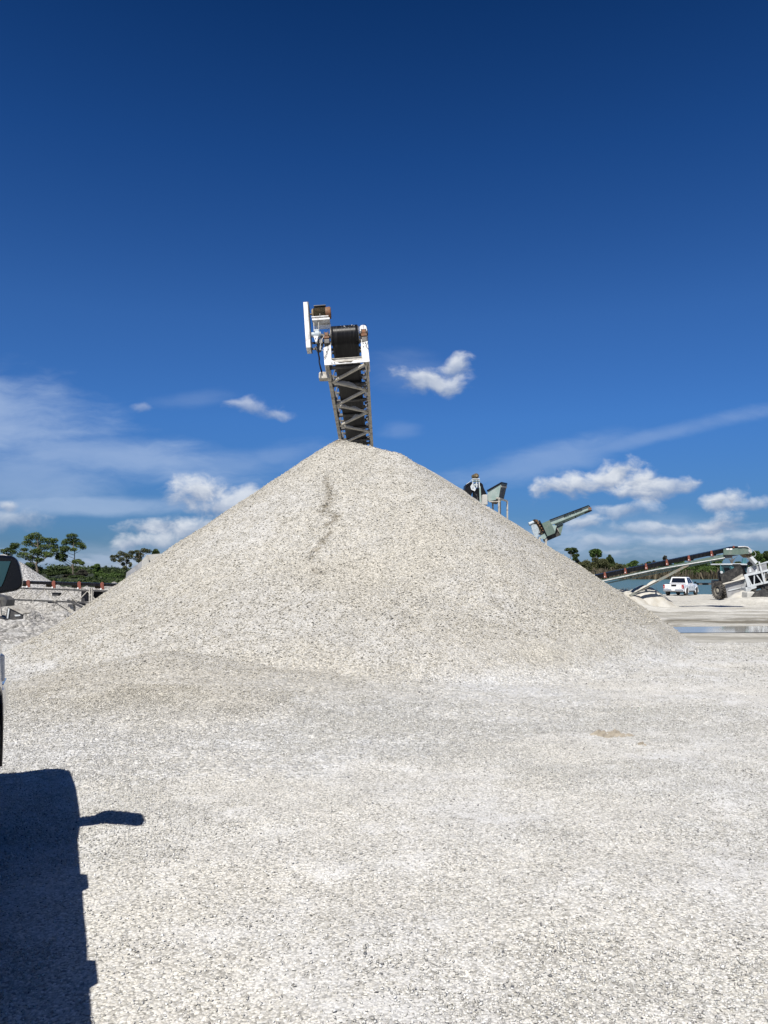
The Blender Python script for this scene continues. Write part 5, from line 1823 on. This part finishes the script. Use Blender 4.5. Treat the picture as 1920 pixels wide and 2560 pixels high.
MB().tube([W(x, y, YS - .1) for x, y in ((44, 1555), (50, 1563), (57, 1566), (60, 1562), (66, 1561))], .012, 6).build('torn_cable', 'black', ch)
mb = MB()
q = W(36, 1565, YS - .3)
for j in range(9):
    for i in range(12):
        ph, th = math.pi * j / 8, 2 * math.pi * i / 12
        d = Vector((math.sin(ph) * math.cos(th), math.sin(ph) * math.sin(th), math.cos(ph)))
        rr = .11 * (1 + .6 * fbm(d.x * 1.5, d.y * 1.5, d.z * 1.5 + 4, 3))
        mb.v.append(q + d * rr)
mb.f = [(j * 12 + i, j * 12 + (i + 1) % 12, (j + 1) * 12 + (i + 1) % 12, (j + 1) * 12 + i) for j in range(8) for i in range(12)]
tag(rebase(mb.build('boulder', 'rubble', smooth=False), (q.x, q.y, q.z - .1)), 'single pale lump of rock by the corner of the broken steel box', 'boulder')

# grey bin showing behind the left flank
YG = 40.0
p = W(380, 1440, YG)
gb = thing('storage_bin', 'grey sloping storage bin wall peeking over the left flank of the pile', 'bin', (p.x, YG, gz(p.x, YG)))
MB().ppx([(314, 1446), (316.5, 1431), (354, 1402), (368, 1396), (368, 1470), (314, 1470)], YG, .1).build('side_wall', 'grey_plate', gb)
MB().ppx([(354.5, 1401.5), (366, 1388), (372, 1396), (372, 1470), (356, 1470)], YG - .12, .1).build('corner_wall', 'concrete', gb)
MB().ppx([(366.5, 1387), (404, 1384), (470, 1384), (470, 1470), (372.5, 1470), (372.5, 1397)], YG - .06, 2.0).build('front_wall', 'concrete', gb)
MB().beam(W(367, 1387, YG - .15), W(373, 1400, YG - .15), .04, .05, (0, 1, 0)).build('edge_angle', 'galv', gb)
MB().box((p.x + .3, YG + 1, (W(380, 1470, YG).z + gz(p.x, YG)) / 2), (2.4, 1.6, W(380, 1470, YG).z - gz(p.x, YG))).build('bin_base', 'concrete', gb)

# ================================================================== trees
def leaves(mb, c_, rad, n, s, tone0, shell=.55, flat=1.0):
    for _ in range(n):
        while True:
            d = Vector((random.gauss(0, 1), random.gauss(0, 1), random.gauss(0, 1)))
            if d.length > .01:
                break
        d.normalize()
        rr = (shell + (1 - shell) * random.random()) if random.random() < .75 else random.random()
        q = Vector((c_.x + d.x * rad[0] * rr, c_.y + d.y * rad[1] * rr, c_.z + d.z * rad[2] * rr))
        a_ = Vector((random.gauss(0, 1), random.gauss(0, 1), random.gauss(0, .6))).normalized()
        b_ = a_.cross(Vector((random.gauss(0, 1), random.gauss(0, 1), random.gauss(0, 1)))).normalized()
        sz = s * random.uniform(.55, 1.3)
        a_ *= sz
        b_ *= sz * random.uniform(.35, .8)
        tn = min(1, max(0, tone0 + random.gauss(0, .13)))
        mb.add([q - a_ - b_ * .4, q + b_, q + a_ - b_ * .2, q - b_ * .9], [(0, 1, 2, 3)], tn)


def tree(name, label, px, ytop, wpx, Y, leaf='leaf_green', kind='round', group=None, seed=0, ybase=None, cat='tree', dens=1.0, blobs=None, trunkw=1.0, lean=0):
    random.seed(seed * 13 + int(px))
    gx = W(px, 1450, Y).x
    base = Vector((gx, Y, gz(gx, Y)))
    top = W(px, ytop, Y)
    H = top.z - base.z
    Wm = wpx / FPX * Y
    root = thing(name, label, cat, tuple(base), group)
    tk = MB()
    cr = MB()
    if blobs is None:
        blobs = []
        if kind == 'round':
            nb2 = 16
            for k in range(nb2):
                f = random.random()
                zz = H * (.30 + .62 * f)
                ww = Wm / 2 * (1 - .55 * f ** 2) * .72
                th = random.uniform(0, 2 * math.pi)
                blobs.append((math.cos(th) * ww * random.uniform(.2, 1), math.sin(th) * ww * .7 * random.uniform(.2, 1), zz, Wm * random.uniform(.13, .22), H * random.uniform(.08, .13)))
            blobs.append((0, 0, H * .88, Wm * .18, H * .1))
        elif kind == 'bush':
            for k in range(24):
                th = random.uniform(0, 2 * math.pi)
                rr = random.random() ** .5 * Wm * .42
                hh = H * (1 - .42 * (rr / (Wm * .42)) ** 2)
                blobs.append((math.cos(th) * rr, math.sin(th) * rr * .6, hh * random.uniform(.2, .92), Wm * random.uniform(.10, .18), H * random.uniform(.14, .2)))
        elif kind == 'bare':
            for k in range(10):
                th = random.uniform(0, 2 * math.pi)
                blobs.append((math.cos(th) * Wm * .3 * random.random(), math.sin(th) * Wm * .25, H * random.uniform(.45, .9), Wm * .2, H * .12))
    s_ = .15 * (Y / 200) * (1.0)
    r0 = max(.05, H * .016) * trunkw
    # trunk
    tp = [base + Vector((0, 0, -.1))]
    topz = max(b_[2] for b_ in blobs) if blobs else H
    n_ = 6
    for k in range(1, n_ + 1):
        f = k / n_
        tp.append(base + Vector((lean * H * f + .02 * H * math.sin(k * 1.7 + seed), .01 * H * math.cos(k * 2.1), topz * .95 * f)))
    tk.tube(tp, [r0 * (1.25 - 1.0 * k / n_) for k in range(n_ + 1)], 7)
    blobs = [(a1, a2, a3, a4 * 1.18, a5 * 1.2) for a1, a2, a3, a4, a5 in blobs]
    for (bx, by, bz, rx, rz) in blobs:
        bc = base + Vector((bx + lean * bz, by, bz))
        f = max(.12, min(.92, (bz - abs(bx) * .55 - rz * .4) / topz))
        i0 = f * n_
        i1 = min(n_ - 1, int(i0))
        st_ = tp[i1].lerp(tp[i1 + 1], i0 - i1)
        mid_ = st_.lerp(bc, .55) + Vector((0, 0, -.03 * H + random.uniform(-.02, .02) * H))
        rb = r0 * .42
        tk.tube([st_, mid_, bc + Vector((0, 0, -rz * .3))], [rb, rb * .7, rb * .3], 5)
        t0_ = random.uniform(.25, .75)
        nn = int(dens * 120 * max(1.0, (rx * rz * 2) / (s_ * s_ * 50)) ** .5 * 2)
        leaves(cr, bc, (rx, rx * .9, rz), nn, s_ * 1.25, t0_)
        leaves(cr, bc + Vector((0, 0, rz * .4)), (rx * .8, rx * .8, rz * .5), int(nn * .35), s_ * 1.2, min(.95, t0_ + .22))
    tk.build('trunk', 'bark', root)
    cr.build('crown', leaf, root)
    return root


def pxblobs(px0, Y, lst, g_=1.0):
    gx = W(px0, 1450, Y).x
    bz0 = gz(gx, Y)
    o_ = []
    rnd = random.Random(5)
    for (x, y, rx, ry) in lst:
        rx, ry = rx * g_, ry * g_
        q = W(x, y, Y)
        o_.append((q.x - gx, rnd.uniform(-1, 1) * rx / FPX * Y * 1.2, q.z - bz0, rx / FPX * Y, ry / FPX * Y))
    return o_


YP = 190.0
G1 = 'trees beyond the left gravel pile'
big = [(85, 1340, 14, 8), (70, 1345, 12, 7), (98, 1350, 13, 8), (118, 1353, 12, 8), (133, 1352, 9, 6), (62, 1358, 12, 6), (45, 1364, 12, 6), (35, 1368, 9, 5), (85, 1362, 12, 6), (108, 1368, 13, 7), (130, 1368, 12, 8),
       (140, 1378, 9, 6), (88, 1382, 13, 8), (62, 1388, 14, 7), (112, 1386, 13, 7), (76, 1396, 12, 6), (128, 1388, 10, 5), (95, 1378, 11, 6), (76, 1412, 10, 6), (92, 1426, 10, 10), (82, 1420, 9, 8), (102, 1400, 10, 5), (58, 1374, 9, 4)]
tree('pine_tree', 'widest pine with spreading umbrella crown above the smaller gravel cone', 92, 1333, 120, YP, 'pine', seed=1, blobs=pxblobs(92, YP, big, 1.05), trunkw=1.5, group=G1)
p2 = [(180, 1340, 13, 6), (170, 1352, 12, 6), (188, 1352, 12, 6), (160, 1357, 8, 5), (198, 1362, 12, 6), (206, 1368, 8, 5), (170, 1372, 12, 7), (160, 1376, 8, 6), (180, 1358, 8, 5), (150, 1388, 12, 7), (144, 1394, 7, 5), (166, 1392, 8, 6), (196, 1404, 10, 6), (208, 1408, 6, 4), (188, 1404, 6, 4), (158, 1400, 9, 4), (190, 1374, 8, 4)]
tree('pine_tree', 'tall slim pine with tiered crown standing alone right of the widest pine', 183, 1334, 66, YP, 'pine', seed=2, blobs=pxblobs(185, YP, p2, 1.05), trunkw=.85, group=G1)
tree('pine_tree', 'pine top showing over the peak of the smaller gravel cone at the left edge', 17, 1373, 46, YP + 12, 'pine', seed=3, blobs=pxblobs(17, YP + 12, [(8, 1378, 10, 5), (20, 1374, 10, 5), (30, 1380, 8, 5), (12, 1388, 12, 5)]), group=G1)
tree('oak_tree', 'dark low oak between the trunks of the two tall pines', 145, 1418, 68, YP - 8, 'leaf_dark', kind='round', seed=4, group=G1, dens=1.4)
tree('oak_tree', 'small dark oak on the right side of the widest pine trunk', 126, 1424, 34, YP - 6, 'leaf_dark', kind='round', seed=14, group=G1, dens=1.4)
tree('mossy_tree', 'grey brown tree hung with moss right of the slim pine', 205, 1424, 34, YP - 4, 'moss', kind='round', seed=5, group=G1)
tree('mossy_tree', 'mossy tree crowding the foot of the slim pine on its left side', 172, 1434, 30, YP - 4, 'moss', kind='round', seed=15, group=G1)
tree('young_tree', 'upright young tree with open green crown left of the mossy oak', 240, 1410, 32, YP - 5, 'leaf_green', seed=6, group=G1, kind='round')
tree('bush', 'bright green bush at the base of the upright young tree', 255, 1431, 40, YP - 10, 'leaf_green', kind='bush', seed=7, group='bushes at the left tree line', cat='bush')
tree('bush', 'large green bush left of the grey storage bin', 290, 1432, 62, YP - 10, 'leaf_green', kind='bush', seed=8, group='bushes at the left tree line', cat='bush')
tree('bush', 'olive bush below the slim pine just above the conveyor belt', 158, 1446, 30, YP - 14, 'leaf_olive', kind='bush', seed=9, group='bushes at the left tree line', cat='bush')
tree('bush', 'dark bush at the foot of the mossy grey brown tree', 222, 1444, 36, YP - 14, 'leaf_dark', kind='bush', seed=10, group='bushes at the left tree line', cat='bush')
oak = [(304, 1384, 9, 6), (316, 1388, 8, 6), (294, 1392, 7, 5), (281, 1393, 6, 5), (286, 1400, 7, 4), (300, 1402, 6, 4), (312, 1398, 8, 5), (322, 1392, 6, 6), (320, 1404, 5, 6), (310, 1410, 5, 4), (327, 1412, 4, 6), (316, 1420, 5, 5)]
tree('mossy_oak', 'leaning mossy oak with bare crooked limbs left of the grey storage bin', 316, 1380, 50, YP, 'leaf_olive', seed=11, blobs=pxblobs(318, YP, oak), trunkw=1.2, group=G1, dens=.65, lean=-.02)
ok2 = [(332, 1382, 8, 5), (345, 1380, 8, 5), (352, 1388, 9, 6), (360, 1376, 9, 5), (372, 1378, 9, 5), (345, 1395, 10, 6), (333, 1392, 7, 5), (352, 1402, 7, 4)]
tree('mossy_oak', 'thin leaved oak behind the slope of the grey storage bin', 346, 1372, 50, YP + 4, 'leaf_olive', seed=12, blobs=pxblobs(350, YP + 4, ok2), group=G1, dens=.8)
tree('oak_tree', 'dense dark oak top just over the storage bin beside the pile edge', 388, 1372, 36, YP + 6, 'leaf_dark', kind='round', seed=13, group=G1, dens=1.3)

YF = 226.0
G2 = 'trees across the lake'
RT = [
    ('pine_tree', 'lone dark pine leaning at the right flank of the pile', 1427, 1369, 34, 'leaf_dark', 'blob', 0),
    ('bare_tree', 'thin pale bare tree below the lone dark pine at the pile edge', 1446, 1396, 20, 'moss', 'bare', 3),
    ('oak_tree', 'round headed green tree rising out of the broad olive willow', 1491, 1373, 36, 'leaf_green', 'top', 6),
    ('willow_tree', 'broad olive brown willow nearest the pile across the lake', 1489, 1392, 72, 'leaf_olive', 'bush', -4),
    ('willow_tree', 'low olive willow at the left foot of the broad willow', 1456, 1408, 50, 'leaf_olive', 'bush', -6),
    ('oak_tree', 'dark green tree right of the broad olive willow', 1526, 1389, 30, 'leaf_dark', 'round', 2),
    ('willow_tree', 'sloping olive thicket right of the dark green tree', 1548, 1404, 46, 'leaf_olive', 'bush', -3),
    ('oak_tree', 'flat topped green tree left of centre on the far shore', 1586, 1401, 44, 'leaf_green', 'round', 0),
    ('bush', 'dark undergrowth below the flat topped green tree', 1600, 1418, 60, 'leaf_dark', 'bush', -6),
    ('bare_tree', 'faint bare grey tree above the belt left of the taller bare one', 1641, 1396, 22, 'moss', 'bare', 8),
    ('bare_tree', 'taller bare grey tree above the middle of the long belt', 1664, 1388, 26, 'moss', 'round', 6),
    ('oak_tree', 'small dark tree left of the taller bare grey tree', 1625, 1404, 26, 'leaf_dark', 'round', 2),
    ('oak_tree', 'green tree under the belt above the pickup roof', 1700, 1399, 50, 'leaf_green', 'round', 0),
    ('bush', 'dark green thicket below the belt left of the pickup', 1655, 1418, 70, 'leaf_dark', 'bush', -7),
    ('bush', 'bright green thicket over the pickup cab', 1720, 1414, 60, 'leaf_green', 'bush', -8),
    ('oak_tree', 'leafy green tree between the pickup and the loader', 1757, 1400, 56, 'leaf_green', 'round', -2),
    ('bush', 'olive thicket between the pickup and the loader tyre', 1775, 1416, 60, 'leaf_green', 'bush', -7),
    ('oak_tree', 'green tree just left of the conveyor head box', 1792, 1396, 44, 'leaf_green', 'round', 0),
    ('oak_tree', 'dense dark tree under the conveyor head behind the loader cab', 1848, 1404, 40, 'leaf_dark', 'round', 2),
    ('oak_tree', 'green tree right of the conveyor head above the handrail', 1893, 1376, 48, 'leaf_green', 'round', 0),
    ('oak_tree', 'dark tree at the right edge of the picture', 1920, 1377, 44, 'leaf_dark', 'round', 4),
    ('bush', 'green thicket behind the lattice truss at the right edge', 1905, 1408, 70, 'leaf_green', 'bush', -5),
    ('bush', 'low dark thicket behind the loader roof', 1830, 1412, 60, 'leaf_dark', 'bush', -5),
    ('oak_tree', 'outlying dark tree beyond the right edge', 1965, 1380, 60, 'leaf_dark', 'round', 0),
]
for k, (nm, lab, px, yt, wp, leaf, kd, dy) in enumerate(RT):
    bl = None
    kk = kd
    if kd == 'blob':
        bl = pxblobs(1425, YF, [(1420, 1374, 10, 4), (1432, 1373, 9, 4), (1438, 1378, 6, 4), (1428, 1382, 8, 4), (1436, 1390, 7, 5), (1442, 1388, 5, 4), (1434, 1398, 6, 4)])
        kk = 'round'
    if kd == 'top':
        bl = pxblobs(1491, YF + 6, [(1484, 1380, 10, 6), (1497, 1380, 9, 6), (1491, 1376, 9, 4), (1491, 1386, 12, 6), (1482, 1388, 6, 5), (1500, 1388, 6, 5)])
        kk = 'round'
    tree(nm, lab, px, yt, wp, YF + dy, leaf, kind=kk, seed=30 + k, group=G2, blobs=bl, cat='bush' if nm == 'bush' else 'tree', dens=.5 if nm == 'bare_tree' else 1.25)
# dead snag below the head box
q = W(1828, 1448, YF - 3)
zb_ = gz(q.x, YF - 3)
sn = thing('dead_tree', 'bare dead snag with forked branches under the conveyor head box', 'dead tree', (q.x, YF - 3, zb_))
mb = MB()
mb.tube([(q.x, q.y, zb_), W(1829, 1420, YF - 3), W(1830, 1396, YF - 3), W(1829, 1380, YF - 3)], [.28, .2, .15, .06], 7)
mb.build('trunk', 'bark', sn)
for pts in (((1829, 1404), (1824, 1398), (1814, 1396)), ((1829, 1408), (1825, 1402), (1825, 1394)), ((1830, 1402), (1836, 1396), (1845, 1390)), ((1830, 1410), (1834, 1400), (1838, 1395))):
    MB().tube([W(x, y, YF - 3) for x, y in pts], [.12, .08, .03], 5).build('branch', 'bark', sn)

# distant woods closing the horizon
def woods(label, x0, x1, Y, hmin, hmax, n, m):
    random.seed(int(Y))
    mb = MB()
    for _ in range(n):
        x = random.uniform(x0, x1)
        y = Y + random.uniform(-12, 12)
        hh = hmin + (hmax - hmin) * min(1, max(0, .45 + .75 * fbm(x * .035, Y, 2, 5)))
        leaves(mb, Vector((x, y, -.8 + hh * .5)), (2.2, 1.5, hh * .55), 26, .55, random.uniform(.2, .7))
    return tag(mb.build('distant_woods', m), label, 'woods', kind='stuff')


woods('dark woods far behind the left tree line', -420, -75, 330, 0.8, 5.6, 1200, 'leaf_dark')
woods('dark woods far beyond the lake shore trees', 60, 240, 335, 2.0, 7.2, 620, 'leaf_dark')
random.seed(5)
mb = MB()
for _ in range(420):
    x, y = random.uniform(-62, -30), random.uniform(96, 125)
    hh = .7 + 1.0 * fbm(x * .15, y * .1, 2, 4)
    leaves(mb, Vector((x, y, -.6 + hh * .45)), (1.1, 1.0, max(.3, hh * .6)), 26, .2, random.uniform(.3, .9))
tag(mb.build('undergrowth', 'leaf_dark'), 'low green undergrowth filling the field behind the left truss conveyor', 'undergrowth', kind='stuff')
G3 = 'bushes at the left tree line'
for k, (px, yt, wp, lf, lab) in enumerate([(100, 1440, 44, 'leaf_dark', 'low dark bush under the widest pine crown'), (190, 1438, 40, 'leaf_dark', 'dark shrub just right of the slim pine trunk'),
                                           (270, 1440, 44, 'leaf_green', 'low green shrub between the bright bush and the large green bush'), (318, 1434, 40, 'leaf_dark', 'dark shrub at the foot of the leaning mossy oak'),
                                           (66, 1440, 40, 'leaf_olive', 'olive shrub in the gap beside the smaller gravel cone'), (340, 1430, 44, 'leaf_green', 'green shrub half hidden by the storage bin')]):
    tree('bush', lab, px, yt, wp, YP - 16, lf, kind='bush', seed=70 + k, group=G3, cat='bush')

# dry reed belt along the far shore and weeds on the near bank
def blades(name, label, x0, x1, y0, y1, n, hmin, hmax, wd, m, lean=.25, zf=None):
    random.seed(n)
    mb = MB()
    for _ in range(n):
        x, y = random.uniform(x0, x1), random.uniform(y0, y1)
        z = zf(x, y) if zf else gz(x, y)
        cl = .5 + .5 * fbm(x * .12, y * .2, 3, 3)
        h = random.uniform(hmin, hmax) * (.5 + .9 * cl)
        a_ = random.uniform(0, math.pi)
        d = Vector((math.cos(a_), math.sin(a_), 0)) * wd * random.uniform(.6, 1.5)
        t_ = Vector((random.gauss(0, lean) * h, random.gauss(0, lean) * h, h))
        q = Vector((x, y, z - .1))
        mb.add([q - d, q + d, q + d * .6 + t_, q - d * .6 + t_], [(0, 1, 2, 3)], min(1, max(0, cl + random.gauss(0, .2))))
    o = mb.build(name, m)
    return tag(o, label, 'reeds', kind='stuff')


blades('reeds', 'dry brown reeds and brush along the far lake shore', 38, 140, 213.5, 221, 5200, 1.2, 3.0, .16, 'reed', zf=lambda x, y: max(-1.45, gz(x, y)))
blades('weeds', 'thin dry weeds on the near bank behind the pickup', 20.5, 27, 75.5, 79, 700, .25, .9, .012, 'reed')
